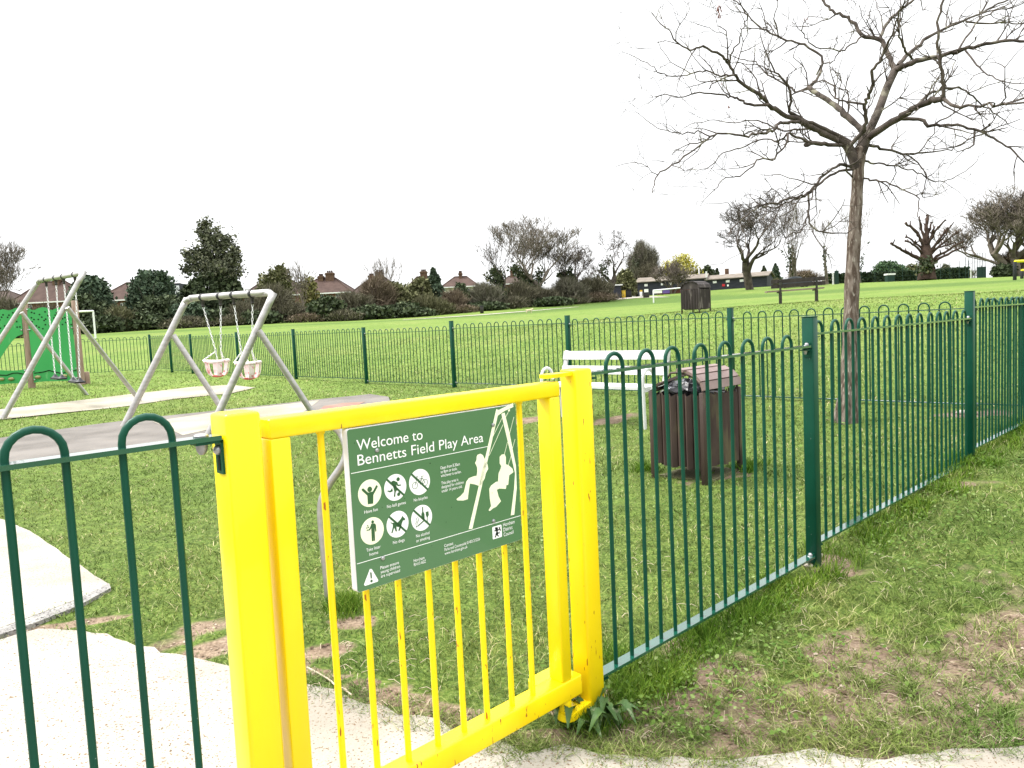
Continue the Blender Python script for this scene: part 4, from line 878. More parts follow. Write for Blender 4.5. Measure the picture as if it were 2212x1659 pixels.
# ------------------------------------------------------------------ slatted litter bins
def bin_at(corner, s_len, n_len, hp, ridge, mslat, mlid, label, broken):
    """corner = nearest corner (x,y,z); sides run along +U and +N"""
    o = np.array(corner); c = o+U*s_len/2+N*n_len/2
    t = thing('litter_bin', c*np.array([1, 1, 0])+ZV*o[2], label, 'litter bin', 'slatted brown litter bins'); pw = .034
    for a in (0, 1):
        for b in (0, 1):
            mb = MB(); q = o+U*(a*s_len)+N*(b*n_len); mb.box([q[0], q[1], o[2]+hp/2-.05], pw, pw, hp+.1, U, N, bev=.004); mb.build('corner_post', mslat, t)
    zb_, zt_ = o[2]+hp*.17, o[2]+hp*.985
    def corr(p, ax, out, L, broken_face):      # corrugated v-section slats
        n_ = 6; wv_ = (L-pw)/n_; mb = MB()
        for i in range(n_):
            x0 = pw/2+wv_*i+.004; xm = x0+wv_/2-.004; x1 = x0+wv_-.008; zt2 = zt_+random.uniform(-.006, .006); zb2 = zb_+random.uniform(-.015, .01)
            lo = [p+ax*x0, p+ax*xm+out*.028, p+ax*x1]; v_ = []
            for q in lo: v_.append(np.array([q[0], q[1], zb2]))
            for k, q in enumerate(lo): v_.append(np.array([q[0], q[1], zt2-(.022 if k == 1 else 0)]))
            for q in lo: qq = q-out*.008; v_.append(np.array([qq[0], qq[1], zb2]))
            for k, q in enumerate(lo): qq = q-out*.008; v_.append(np.array([qq[0], qq[1], zt2-(.022 if k == 1 else 0)]))
            mb.add(v_, [(0, 1, 4, 3), (1, 2, 5, 4), (6, 9, 10, 7), (7, 10, 11, 8), (0, 3, 9, 6), (2, 8, 11, 5), (3, 4, 10, 9), (4, 5, 11, 10)])
        mb.build('slatted_side', mslat, t)
    z = np.zeros(3)
    b0 = np.array([o[0], o[1], 0])
    corr(b0, U, -N, s_len, False); corr(b0+N*n_len, U, N, s_len, False); corr(b0, N, -U, n_len, True); corr(b0+U*s_len, N, U, n_len, False)
    mb = MB(); mb.box(c*np.array([1, 1, 0])+ZV*(o[2]+hp*.55), s_len*.82, n_len*.82, hp*.8, U, N); mb.build('inner_liner', M['black'], t)
    # arched slatted lid, slats along U, arch across N
    rise = ridge-hp; K = 8
    for i in range(K):
        th0 = math.pi*(i+.5)/K; y = n_len/2-math.cos(th0)*n_len/2*1.06; zz_ = hp+.012+rise*math.sin(th0)**.9
        if broken and i in (4, 5): continue
        drop = 0; ang_ = 0; L_ = s_len*1.06; ctr_ = b0+U*s_len/2+N*y
        tx_ = math.cos(th0); sl = np.array([N[0]*abs(math.sin(th0)), N[1]*abs(math.sin(th0)), rise/(n_len/2)*tx_*1.]); 
        dy = math.sin(th0)*n_len/2; dzz = math.cos(th0)*rise; nn = math.hypot(dy, dzz); ay_ = N*dy/nn+ZV*dzz/nn; az_ = np.cross(U, ay_)
        axx = U
        if broken and i >= 6:
            axx = U*.985+ZV*(.10 if i == 6 else .05)+N*.08; axx /= np.linalg.norm(axx); zz_ -= .03; ay_ = N*.9-ZV*.42; ay_ -= axx*(ay_@axx); ay_ /= np.linalg.norm(ay_); az_ = np.cross(axx, ay_)
        mb = MB(); mb.box(ctr_+ZV*(o[2]+zz_), L_, math.pi*n_len/2/K*.70, .020, axx, ay_, az_); mb.build('lid_slat', mlid if not (broken and i >= 6) else mslat, t)
    for a in (0, 1):
        mb = MB(); pts = [b0+U*(.01+a*(s_len-.02))+N*(n_len/2-math.cos(th_)*n_len/2)+ZV*(o[2]+hp+rise*math.sin(th_)**.9-.008-(.05 if (broken and a == 0 and th_ > 1.9) else 0)) for th_ in np.linspace(0, math.pi, 15)]
        mb.tube(pts, .009, 6); mb.build('lid_hoop', mslat, t)
    if not broken:
        for a in (0, 1):
            mb = MB(); mb.prism([(n_len/2-math.cos(th_)*n_len/2*.97, o[2]+hp-.01+rise*.95*math.sin(th_)**.9) for th_ in np.linspace(0, math.pi, 15)], b0+U*(.015+a*(s_len-.04)), N, ZV, U, .01); mb.build('lid_end', mslat, t)
    return t
cn = G(1527, 1046); ln_ = .44; rs_ = .50
bin1 = bin_at(np.array([cn[0]-.015, cn[1], cn[2]]), rs_, ln_, .665, .815, M['brownslat'], M['lidslat'], 'brown slatted litter bin with a broken lid behind the green fence', True)
mb = MB(); base_c = np.array([cn[0], cn[1], 0])+U*.22+N*.24+ZV*(cn[2]+.66); vs = []
K1, K2 = 14, 9
for j in range(K2):
    for i in range(K1):
        a = 2*math.pi*i/K1; rr = .205*(1-(j/(K2-1))**2.2*.97); fz = .075*math.sin(j/(K2-1)*1.5)
        rr *= 1+.12*math.sin(a*5+j)+.06*random.random(); vs.append(base_c+U*rr*math.cos(a)*1.05+N*rr*math.sin(a)+ZV*(fz+.018*math.sin(a*7+j*2)))
mb.add(vs, [(j*K1+i, j*K1+(i+1) % K1, (j+1)*K1+(i+1) % K1, (j+1)*K1+i) for j in range(K2-1) for i in range(K1)], 0, False)
o = mb.build('bin_bag', M['bag'], None, base_c); tag(o, 'black plastic bin bag lining the broken litter bin', 'bin bag')
mb = MB(); pd = [c_[:2] for c_ in (W(0, 0, 0), )]
drape('bin_plinth', [tuple((cn+U*a_+N*b_)[:2]) for a_, b_ in ((.06, .0), (.5, .02), (.5, .42), (.05, .44))], concrete('mossy_concrete', (.12, .115, .06), (.19, .18, .11), (.06, .06, .03), .55, 5), .012, .08, 'mossy concrete pad beneath the broken bin', jit=.02, thick=.05)
cf = G(1511, 676); bin_at(np.array(cf), .60, .60, .72, .93, M['darkslat'], M['darkslat'], 'dark slatted litter bin standing alone on the grass slope', False)

# ------------------------------------------------------------------ benches
def bench_white():
    d0 = 9.35; pL = P(1212, 828, d0); 
    ax = -N; L = 1.55; zS = .70; c0_ = P(1214, 826, 9.3); b0 = np.array([c0_[0]-.145, c0_[1], 0]); back = U
    g = g1(*(b0+ax*L/2)[:2]); t = thing('white_bench', b0+ax*L/2+ZV*g, 'white painted metal bench with curved arms near the back fence', 'bench')
    def sl(y, z, w_, th_, tilt, nm):
        ay_ = U*math.cos(tilt)+ZV*math.sin(tilt); az_ = np.cross(ax, ay_); m_ = MB(); m_.box(b0+ax*L/2+U*y+ZV*z, L, w_, th_, ax, ay_, az_); m_.build(nm, M['benchwhite'], t)
    for y in (-.12, 0.0, .12): sl(y+.0, g+.44, .10, .03, .04, 'seat_slat')
    sl(.24, g+.60, .10, .03, 1.35, 'back_slat'); sl(.275, g+.775, .105, .03, 1.35, 'back_slat')
    for k in (0.02, 1):
        q = b0+ax*(L*k if k < 1 else L-.02)
        m_ = MB(); m_.box(q+U*.255+ZV*(g+.63), .05, .03, .42, ax, U*math.cos(1.35+1.5708)*0+np.cross(ax, U*math.cos(1.35)+ZV*math.sin(1.35)), U*math.cos(1.35)+ZV*math.sin(1.35)); m_.build('back_support', M['benchwhite'], t)
        m_ = MB(); pts = [q-U*.17+ZV*(g-.05), q-U*.18+ZV*(g+.25), q-U*.185+ZV*(g+.48)]+[q+U*(-.085-.10*math.cos(a))+ZV*(g+.53+.115*math.sin(a)) for a in np.linspace(.2, math.pi-.1, 9)]+[q+U*.02+ZV*(g+.50)]
        m_.tube(pts, .018, 10); m_.build('arm_tube', M['benchwhite'], t)
        m_ = MB(); m_.tube([q+U*.17+ZV*(g-.05), q+U*.15+ZV*(g+.43)], .02, 10); m_.box(q+ZV*(g+.412), .04, .36, .02, ax, U); m_.build('leg', M['benchwhite'], t)
bench_white()
def bench_dark():
    a = G(1686, 657); b = G(1764, 651.5); d = b-a; d[2] = 0; Lp = np.linalg.norm(d); d /= Lp; k = np.cross(ZV, d)     # k points away from camera
    if k[1] < 0: k = -k
    t = thing('park_bench', (a+b)/2, 'dark wooden park bench with steel supports on the grass slope', 'bench')
    ov = Lp*.25; zs = (a[2]+b[2])/2; sl_ = (b[2]-a[2])/Lp; dd_ = d+ZV*sl_; dd_ /= np.linalg.norm(dd_); c = (a+b)/2
    for p in (a, b):
        m_ = MB(); m_.box(p+ZV*.16, .09, .07, .45, d, k); m_.box(p+ZV*.56-k*.035, .06, .05, .44, d, k); m_.build('support', M['dark_steel'], t)
        m_ = MB(); m_.box(p+ZV*.385+k*.18, .06, .46, .04, d, k); m_.build('seat_bracket', M['dark_steel'], t)
    for i, kk in enumerate((.06, .20, .34)):
        m_ = MB(); m_.box(c+ZV*.43+k*kk-d*.08, Lp+2*ov+.1, .12, .045, dd_, k); m_.build('seat_plank', M['lidslat'], t)
    for i, zz_ in enumerate((.585, .74)):
        m_ = MB(); m_.box(c+ZV*zz_+k*.02, Lp+2*ov, .04, .125, dd_, k); m_.build('back_plank', M['darkslat'], t)
bench_dark()

# ------------------------------------------------------------------ the bare young tree inside the fence
R3 = random.Random(11)
tb = G(1830, 912); TD = proj(tb)[2]
tree = thing('bare_tree', tb, 'young bare tree with ridged bark standing inside the green fence', 'tree')
def cxy(l): return [(1316.6+.4047*a, .4047*b) for a, b in l]
def path3(pxs, d0, d1): n = len(pxs); return [P(x, y, TD+d0+(d1-d0)*i/max(1, n-1)) for i, (x, y) in enumerate(pxs)]
mb = MB()
tk = [(1831, 925), (1831, 905), (1833, 860), (1836, 780), (1838, 700), (1841, 600), (1846, 500), (1851, 420), (1854, 365), (1857, 332), (1858, 318)]
tr = [.135, .112, .090, .080, .074, .068, .061, .056, .056, .060, .050]
tp = smoothpath([P(x, y, TD) for x, y in tk], 4); trr = np.interp(np.linspace(0, 10, len(tp)), range(11), tr)
mb.tube(tp, [r*(1+.05*math.sin(i*1.7)) for i, r in enumerate(trr)], 18)
for a in range(5):       # root flare ridges
    an = a*1.26+.4; q = tb+np.array([math.cos(an), math.sin(an), 0])*.12
    mb.tube([tb+ZV*.28+np.array([math.cos(an), math.sin(an), 0])*.045, tb+ZV*.1+np.array([math.cos(an), math.sin(an), 0])*.075, q-ZV*.05], [.035, .05, .03], 8)
mb.build('trunk', M['bark'], tree)
limbs = [ ([(1322, 900), (1305, 850), (1290, 815), (1268, 775), (1240, 750)], .052, .036, 0, .0), ([(1325, 880), (1335, 830), (1352, 780), (1362, 740)], .054, .046, 0, 0),   # crop coordinates, start radius, end radius, depth start, depth end
 ([(1345, 800), (1360, 740), (1395, 680), (1440, 580), (1480, 470), (1525, 375)], .042, .030, 0, .25),
 ([(1525, 375), (1500, 320), (1470, 250), (1440, 212), (1350, 188), (1310, 130), (1260, 90), (1190, 60), (1150, 20), (1120, -30)], .027, .009, .25, .9),
 ([(1525, 375), (1560, 352), (1640, 325), (1760, 300), (1880, 265), (2000, 240), (2130, 215), (2260, 225), (2400, 190)], .029, .008, .25, -.5),
 ([(1540, 350), (1570, 310), (1620, 270), (1700, 200), (1800, 150), (1900, 110), (2000, 60), (2100, 10), (2200, -40)], .022, .006, .25, 1.1),
 ([(1440, 212), (1460, 165), (1500, 100), (1560, 50), (1620, 0), (1680, -60)], .018, .010, .6, 1.1),
 ([(1620, 320), (1590, 280), (1560, 230), (1545, 150), (1550, 60), (1600, -20)], .012, .005, .25, -.6),
 ([(1375, 745), (1440, 690), (1540, 635), (1640, 570), (1720, 540), (1780, 525)], .034, .021, 0, -.7),
 ([(1780, 525), (1785, 480), (1770, 380), (1755, 280), (1752, 170), (1765, 60), (1800, -40)], .018, .007, -.7, -.9),
 ([(1780, 525), (1850, 570), (1950, 560), (2080, 560), (2160, 550), (2300, 530)], .016, .005, -.7, -1.5),
 ([(1560, 632), (1650, 640), (1720, 675), (1830, 665), (1950, 690), (2050, 740), (2140, 790), (2212, 860)], .019, .005, -.2, -.8),
 ([(1640, 570), (1700, 505), (1800, 470), (1880, 475), (1960, 530), (2040, 600), (2120, 640)], .015, .004, -.4, .5),
 ([(1950, 690), (1940, 770), (1900, 800)], .010, .004, -.5, -.6),
 ([(1285, 775), (1350, 700), (1370, 640), (1365, 560), (1385, 510), (1405, 450), (1395, 390), (1440, 330), (1470, 260), (1490, 215)], .020, .009, -.08, -.7),
 ([(1358, 705), (1270, 620), (1200, 560), (1120, 505), (1065, 465)], .029, .020, 0, .6),
 ([(1065, 465), (1100, 430), (1125, 380), (1130, 300), (1040, 240), (950, 215), (880, 190), (800, 140), (740, 90), (690, 20), (640, -10)], .016, .005, .6, 1.2),
 ([(1065, 465), (1000, 490), (960, 460), (880, 420), (820, 380), (780, 330), (700, 320)], .013, .004, .6, 1.0),
 ([(1105, 400), (1140, 340), (1190, 330), (1230, 270), (1290, 200), (1310, 150)], .009, .003, .6, .2),
 ([(1290, 765), (1180, 700), (1080, 655), (1000, 618), (960, 590), (965, 520), (955, 460), (900, 400), (860, 340), (830, 260)], .022, .004, 0, -.5),
 ([(1265, 770), (1140, 710), (1060, 670), (1000, 635), (900, 590), (850, 560), (820, 520), (780, 490), (700, 440), (665, 390), (630, 330), (590, 290), (500, 250), (430, 268), (360, 220), (310, 150)], .030, .004, 0, -.9),
 ([(850, 560), (750, 560), (700, 535), (660, 520), (600, 510), (480, 490), (400, 520), (300, 505), (250, 515)], .013, .003, -.5, -.3),
 ([(1010, 650), (950, 655), (900, 660), (870, 700), (800, 715), (720, 725), (620, 715), (540, 730), (450, 800), (340, 880), (260, 930), (235, 985)], .016, .004, -.2, -1.1),
 ([(540, 730), (470, 705), (390, 710), (300, 695), (220, 660)], .007, .003, -.8, -.6),
 ([(665, 400), (600, 405), (520, 385), (450, 385), (380, 405), (290, 400), (220, 350), (135, 305)], .009, .003, -.7, -.2),
 ([(640, 345), (650, 290), (690, 220), (720, 140), (735, 80), (700, 20)], .008, .003, -.8, -1.2),
 ([(625, 190), (590, 170), (520, 150)], .004, .002, -1, -1.1),
 ([(1250, 775), (1150, 772), (1080, 765), (1045, 772)], .019, .017, 0, -.35),
 ([(1075, 762), (1010, 740), (950, 712), (945, 770), (880, 840), (800, 850), (760, 890), (700, 940), (620, 950), (560, 1010)], .013, .003, -.3, -.9),
 ([(950, 712), (900, 760), (820, 740), (700, 790), (600, 820), (520, 900), (430, 910)], .009, .003, -.3, .4),
 ([(1290, 890), (1225, 882), (1150, 930), (1070, 1020), (1000, 1050), (900, 1080), (830, 1090), (760, 1130), (700, 1180), (640, 1230)], .015, .004, -.05, -.6),
 ([(1290, 905), (1200, 922), (1110, 990), (1060, 1040), (960, 1075), (880, 1110), (800, 1100), (700, 1125), (620, 1080)], .013, .003, 0, -.2),
 ([(1062, 1040), (1063, 1110), (1068, 1185), (1100, 1222), (1145, 1240)], .010, .006, -.2, -.3),
 ([(1063, 1130), (1050, 1170), (1030, 1225), (980, 1245), (935, 1270)], .009, .003, -.2, -.4),
 ([(1385, 775), (1450, 790), (1560, 820), (1650, 820), (1750, 805), (1850, 790), (1920, 740)], .015, .003, 0, .7),
 ([(1350, 850), (1390, 870), (1440, 872), (1540, 890), (1640, 920), (1740, 970), (1830, 950), (1945, 880)], .011, .003, 0, .4),
 ([(1335, 945), (1390, 960), (1450, 965), (1560, 1010), (1640, 1050), (1650, 1110), (1640, 1165)], .011, .003, 0, -.6),
 ([(1580, 822), (1650, 870), (1690, 950), (1670, 1050), (1740, 1040)], .008, .003, .3, .2),
 ([(1300, 950), (1265, 905), (1280, 880)], .009, .007, 0, -.1),
 ([(1240, 740), (1150, 720), (1090, 690), (1000, 690), (930, 700), (840, 660), (760, 640), (640, 660), (560, 640), (440, 660)], .013, .003, 0, .8),
 ([(1355, 555), (1280, 545), (1215, 530), (1205, 480), (1160, 440), (1130, 430)], .011, .005, -.3, .1),
 ([(1860, 270), (1950, 130), (2050, 60), (2150, 40), (2300, -20)], .010, .004, -.2, .5),
 ([(1900, 115), (2000, 125), (2100, 120), (2212, 125), (2350, 100)], .010, .004, .6, .4),
 ([(1900, 270), (1960, 340), (2020, 400), (2120, 440), (2250, 450)], .009, .003, -.2, -.8),
 ([(1350, 190), (1300, 230), (1240, 270), (1180, 260), (1100, 250), (1040, 200), (1040, 130), (1080, 80)], .009, .003, .5, -.3),
]
# crooked twigs grown from the limbs
twigs = []
def wander(p, d, L, r, lvl):
    n = max(3, int(L/.07)); pts = [p]; d = d/np.linalg.norm(d)
    for i in range(n):
        d = d+np.array([R3.gauss(0, .22), R3.gauss(0, .22), R3.gauss(.035, .20)]); d /= np.linalg.norm(d); pts.append(pts[-1]+d*L/n)
    twigs.append((pts, r, lvl))
    if lvl < 3:
        k = {0: 5, 1: 3, 2: 2}[lvl] if L > .25 else 1
        for _ in range(k):
            i = R3.randint(1, n); dd_ = pts[i]-pts[i-1]; dd_ /= np.linalg.norm(dd_)
            s_ = np.array([R3.gauss(0, 1), R3.gauss(0, 1), R3.gauss(.15, .9)]); s_ -= dd_*(s_@dd_); s_ /= np.linalg.norm(s_)
            wander(pts[i], dd_*.75+s_*.8, L*R3.uniform(.35, .65), max(.0016, r*.62), lvl+1)
main = MB()
for l, r0, r1, d0, d1 in limbs:
    pp = path3(cxy(l), d0, d1); sp = smoothpath(pp, 4); n = len(sp)
    r0 *= 1.08; r1 *= 1.25
    sp = [q+np.array([R3.gauss(0, .006), R3.gauss(0, .006), R3.gauss(0, .006)])*(0 if (i < 3 or r0 > .045) else 1) for i, q in enumerate(sp)]
    rr = [(r0+(r1-r0)*(i/(n-1))**.8)*(1+.06*R3.gauss(0, 1)*(r0 < .045)) for i in range(n)]
    main.tube(sp, rr, 9 if r0 > .012 else 6)
    Lt = sum(np.linalg.norm(sp[i+1]-sp[i]) for i in range(n-1))
    for _ in range(int(Lt*4.0)+2):
        i = int(n*R3.uniform(.22, 1.)); i = min(max(1, i), n-1); dd_ = sp[i]-sp[i-1]; dd_ /= np.linalg.norm(dd_)
        s_ = np.array([R3.gauss(0, 1), R3.gauss(0, 1), R3.gauss(.25, .9)]); s_ -= dd_*(s_@dd_); s_ /= np.linalg.norm(s_)
        wander(sp[i], dd_*.8+s_*.75, R3.uniform(.18, .46), min(rr[i]*.5, .0055), 1)
    if r1 < .012: wander(sp[-1], sp[-1]-sp[-2], .20, max(.003, r1*.8), 1)
main.build('limbs', M['bark_branch'], tree)
mb = MB()
for pts, r, lvl in twigs:
    n = len(pts); mb.tube(pts, [max(.0022, 1.45*r*(1-.5*i/(n-1))) for i in range(n)], 4 if r > .003 else 3, cap=False)
o = mb.build('twigs', M['bark_branch'], tree); tag(o, kind='stuff')
mb = MB()
for (x, y, n, s) in ((1552, 15, 7, .05), (1552, 28, 5, .045), (1739, 37, 3, .03), (1575, 228, 4, .035), (1500, 115, 1, .02), (1560, 180, 2, .025), (1570, 188, 2, .02), (1606, 365, 2, .02), (1817, 40, 1, .02), (1478, 163, 1, .02)):
    for _ in range(n):
        c = P(x+R3.gauss(0, 2.5), y+R3.gauss(0, 4), TD-.6+R3.gauss(0, .03)); a = np.array([R3.gauss(0, .3), R3.gauss(0, .3), -1]); a /= np.linalg.norm(a); b = np.cross(a, [1, .3, 0]); b /= np.linalg.norm(b); e3 = np.cross(a, b)
        mb.add([c, c+a*s*.5+b*s*.22, c+a*s, c+a*s*.5-b*s*.22, c+a*s*.5+e3*s*.12], [(0, 1, 4), (1, 2, 4), (2, 3, 4), (3, 0, 4)])
mb.build('dead_leaves', M['deadleaf'], tree)

# ------------------------------------------------------------------ far vegetation
def edge_y(px): return float(np.interp(px, [-300, 0, 200, 496, 640, 821, 950, 1031, 1084, 1202, 1327, 1376, 1538, 1658, 1773, 2000, 2208, 2500], [745, 735, 722, 705, 698, 690.5, 680, 671, 669, 657, 646, 641, 627, 619, 615, 605, 597, 590]))
def base_at(px, d):
    r = ray(px, edge_y(px)); p = EYE+r*d; return np.array([p[0], p[1], g1(p[0], p[1])])
def htop(px, py, d, b): p = P(px, py, d); return p[2]-b[2]
def cards(n, ctr, size, up=0., asp=.6):
    """n small leaf clumps, random orientation"""
    a = RNG.normal(size=(n, 3)); a[:, 2] += up; a /= np.linalg.norm(a, axis=1)[:, None]
    b = np.cross(a, RNG.normal(size=(n, 3))); b /= np.linalg.norm(b, axis=1)[:, None]
    s = (size*(.6+.8*RNG.random(n)))[:, None]
    V = np.stack([ctr-a*s*.5, ctr+b*s*asp*.5, ctr+a*s*.5, ctr-b*s*asp*.5], 1).reshape(-1, 3)
    i = np.arange(n)*4; return V, np.stack([i, i+1, i+2, i+3], 1)
def blobpts(n, blobs, rough=.25, shell=.45):
    w = np.array([b[1][0]*b[1][1]*b[1][2] for b in blobs])**.7; w /= w.sum(); k = RNG.choice(len(blobs), n, p=w)
    C = np.array([b[0] for b in blobs])[k]; R_ = np.array([b[1] for b in blobs])[k]
    v = RNG.normal(size=(n, 3)); v /= np.linalg.norm(v, axis=1)[:, None]
    bump = 1+rough*np.sin(v[:, 0]*5+k)*np.cos(v[:, 2]*6+k*2)+rough*.5*np.sin(v[:, 1]*11+k*3)
    rad = (shell+(1-shell)*RNG.random(n)**.6)*bump
    return C+R_*v*rad[:, None]
def stems(th, b, h, sp, m, n=5, r=.09):
    mb = MB()
    for i in range(n):
        a = random.random()*6.28; q = b+np.array([math.cos(a)*sp*.3*random.random(), math.sin(a)*sp*.3*random.random(), -.2]); tpt = q+np.array([math.cos(a)*sp*.6, math.sin(a)*sp*.6, h*.75])
        mb.tube([q, q*.5+tpt*.5+np.array([random.gauss(0, .2), 0, 0]), tpt], [r, r*.7, r*.3], 5)
    mb.build('stem', m, th)
def shrub(px, top, hw, d, mt, label, kind='leaf', dens=1., group='shrubs along the far edge of the field', spiky=.0, cat='shrub', name='shrub', size=.42, lift=0.):
    b = base_at(px, d); h = max(1., htop(px, top, d, b))*1.06; w = hw*d/F; th = thing(name, b, label, cat, group)
    bl = [(b+ZV*h*.36, (w*1.02, w*.8, h*.44)), (b+ZV*h*.62, (w*.80, w*.65, h*.36))]
    for i in range(6):
        a = i*1.05+random.random(); rr = w*random.uniform(.35, .75); zz_ = random.uniform(.25, .72)
        bl.append((b+np.array([rr*math.cos(a), rr*math.sin(a)*.7, h*zz_]), (w*.36, w*.36, h*.24)))
    bl.append((b+np.array([random.uniform(-.3, .3)*w, 0, h*.82]), (w*.38, w*.35, h*.20)))
    bl.append((b+np.array([random.uniform(-.5, .5)*w, 0, h*.76]), (w*.34, w*.35, h*.20)))
    n = int(dens*min(6500, 380*w*h/ (size/.42)**2)+300); c = blobpts(n, bl, .22, .35); c[:, 2] = np.maximum(c[:, 2], b[2]+.05+RNG.random(n)*.3)
    if kind == 'leaf':
        V, Fq = cards(n, c, np.full(n, size), .2, .7)
    else:   # bare twigs: slender blades pointing up and outwards
        ctr = b+ZV*h*.1; dr = (c-ctr)/np.array([w, w, h]); dr /= np.linalg.norm(dr, axis=1)[:, None]; dr = dr+RNG.normal(size=(n, 3))*.55+np.array([0, 0, .5]); dr /= np.linalg.norm(dr, axis=1)[:, None]
        sd = np.cross(dr, RNG.normal(size=(n, 3))); sd /= np.linalg.norm(sd, axis=1)[:, None]; L = (.5+.9*RNG.random(n))[:, None]*min(1.2, h*.3); wd_ = .03
        V = np.stack([c-dr*L*.5-sd*wd_, c-dr*L*.5+sd*wd_, c+dr*L*.5+sd*wd_*.3, c+dr*L*.5-sd*wd_*.3], 1).reshape(-1, 3); i = np.arange(n)*4; Fq = np.stack([i, i+1, i+2, i+3], 1)
        k2 = int(n*.35); c2 = blobpts(k2, [(q[0], tuple(np.array(q[1])*.8)) for q in bl], .2, .1); V2, F2 = cards(k2, c2, np.full(k2, size*.8), .2, .5); F2 = F2+len(V); V = np.vstack([V, V2]); Fq = np.vstack([Fq, F2])
    npmesh('foliage', V, Fq, M[mt], parent=th); stems(th, b, h, w, M['fbark'], 4, .06); return th
def conifer(px, top, hw, d, mt, label, base=None, dens=1., sp=1., group='evergreen trees beyond the field', size=.45, fork=False):
    b = base_at(px, d); h = htop(px, top, d, b); w = hw*d/F; th = thing('conifer', b, label, 'tree', group)
    n = int(min(9000, 330*w*h*dens)+300); t = RNG.random(n)**.85; a = RNG.random(n)*6.283
    prof = (np.clip(1-t, 0, 1)**.75)*np.clip((t+.06)/.14, 0, 1)*(1+.22*np.sin(t*26+np.sin(a*3)*1.5)+.2*np.sin(a*4+t*11))
    rr = w*prof*(.35+.65*RNG.random(n)**.5)
    c = b+np.stack([rr*np.cos(a), rr*np.sin(a), h*(.04+.96*t)], 1); V, Fq = cards(n, c, np.full(n, size), 0, .6)
    npmesh('crown', V, Fq, M[mt], parent=th); mb = MB(); mb.tube([b-ZV*.3, b+ZV*h*.5, b+ZV*h*.93], [w*.07+.1, w*.05+.05, .03], 7); mb.build('trunk', M['fbark'], th); return th
def bare_tree(px, top, hw, d, label, mt='fbark', seed=1, by=None, trunk=.28, lean=0., stemsn=1, r0=.3, lv=5, up=.12, name='bare_tree', group='bare trees beyond the field', ivy=0., wig=.16, kids=3, rmin=.026, lspread=1.):
    rg = random.Random(seed); b = base_at(px, d)
    if by is not None: q = EYE+ray(px, by)*d; b = np.array([q[0], q[1], g1(q[0], q[1])])
    h = htop(px, top, d, b); w = hw*d/F; th = thing(name, b, label, 'tree', group)
    tr_, br_ = MB(), MB(); nd = []
    def grow(p, dr, L, r, lvl):
        n = 4 if lvl < 4 else 3; pts = [p]; rs = [r]; q = dr/np.linalg.norm(dr)
        for i in range(n):
            q = q+np.array([rg.gauss(0, wig), rg.gauss(0, wig), rg.gauss(up*.5, wig*.8)]); q /= np.linalg.norm(q); pts.append(pts[-1]+q*L/n); rs.append(max(rmin*.6, r*(1-.5*(i+1)/n)))
        (tr_ if lvl == 0 else br_).tube(pts, rs, 8 if lvl == 0 else (5 if lvl < 3 else 3), cap=False); nd.append((pts, lvl))
        if lvl >= lv: return
        k = kids+(1 if lvl == 0 else 0)+(rg.random() < .5)
        for j in range(k):
            i = n if j < 2 else rg.randint(1 if lvl else 2, n); s_ = np.array([rg.gauss(0, 1), rg.gauss(0, 1), rg.gauss(.1, .6)]); s_ -= q*(s_@q); s_ /= np.linalg.norm(s_)
            sp = rg.uniform(.45, .95)*(lspread)
            grow(pts[i], q*.9+s_*sp+ZV*up, L*rg.uniform(.62, .82), max(rmin, rs[min(i, n)]*rg.uniform(.55, .8)), lvl+1)
    for s_ in range(stemsn):
        a = rg.random()*6.28; off = np.array([math.cos(a), math.sin(a)*.5, 0])*(0 if stemsn == 1 else r0*1.6)
        grow(b+off-ZV*.3, np.array([lean+(rg.gauss(0, .22) if stemsn > 1 else 0), 0, 1.]), h*trunk, r0, 0)
    # scale the crown to the measured height and width
    allv = np.vstack(tr_.v+br_.v); hz = allv[:, 2].max()-b[2]; lo_, hi_ = np.percentile(allv[:, 0]-b[0], 1.5), np.percentile(allv[:, 0]-b[0], 98.5); mid_ = (lo_+hi_)/2; hx = (hi_-lo_)/2; xc_ = P(px, edge_y(px), d)[0]-b[0]
    kz, kx = h/hz, w/max(hx, .1)
    for m_ in (tr_, br_):
        for v_ in m_.v:
            tz = np.clip((v_[:, 2]-b[2])/(h*.25/kz), 0, 1); kk = 1+(kx-1)*tz
            v_[:, 0] = b[0]+(v_[:, 0]-b[0])*kk+(xc_-mid_*kx)*tz*np.clip((v_[:, 2]-b[2])/(h*.7/kz), 0, 1); v_[:, 1] = b[1]+(v_[:, 1]-b[1])*kk; v_[:, 2] = b[2]+(v_[:, 2]-b[2])*kz
    tr_.build('trunk', M[mt], th); br_.build('crown', M[mt], th)
    if ivy:
        c = []
        for pts, lvl in nd:
            if lvl <= 1:
                for i in range(len(pts)-1):
                    for _ in range(int(60*ivy) if lvl == 0 else int(34*ivy)):
                        q = pts[i]+(pts[i+1]-pts[i])*rg.random(); q = q.copy(); rr = (r0*.8+.25)*(1 if lvl == 0 else .55); q = q+np.array([rg.gauss(0, rr*.6), rg.gauss(0, rr*.6), rg.gauss(0, .3)])
                        tz = min(1, max(0, (q[2]-b[2])/(h*.25/kz))); q[:2] = b[:2]+(q[:2]-b[:2])*(1+(kx-1)*tz); q[2] = b[2]+(q[2]-b[2])*kz; c.append(q)
        c = np.array(c); V, Fq = cards(len(c), c, np.full(len(c), .4), 0, .7); npmesh('ivy', V, Fq, M['lf_ivy'], parent=th)
    return th
S = shrub
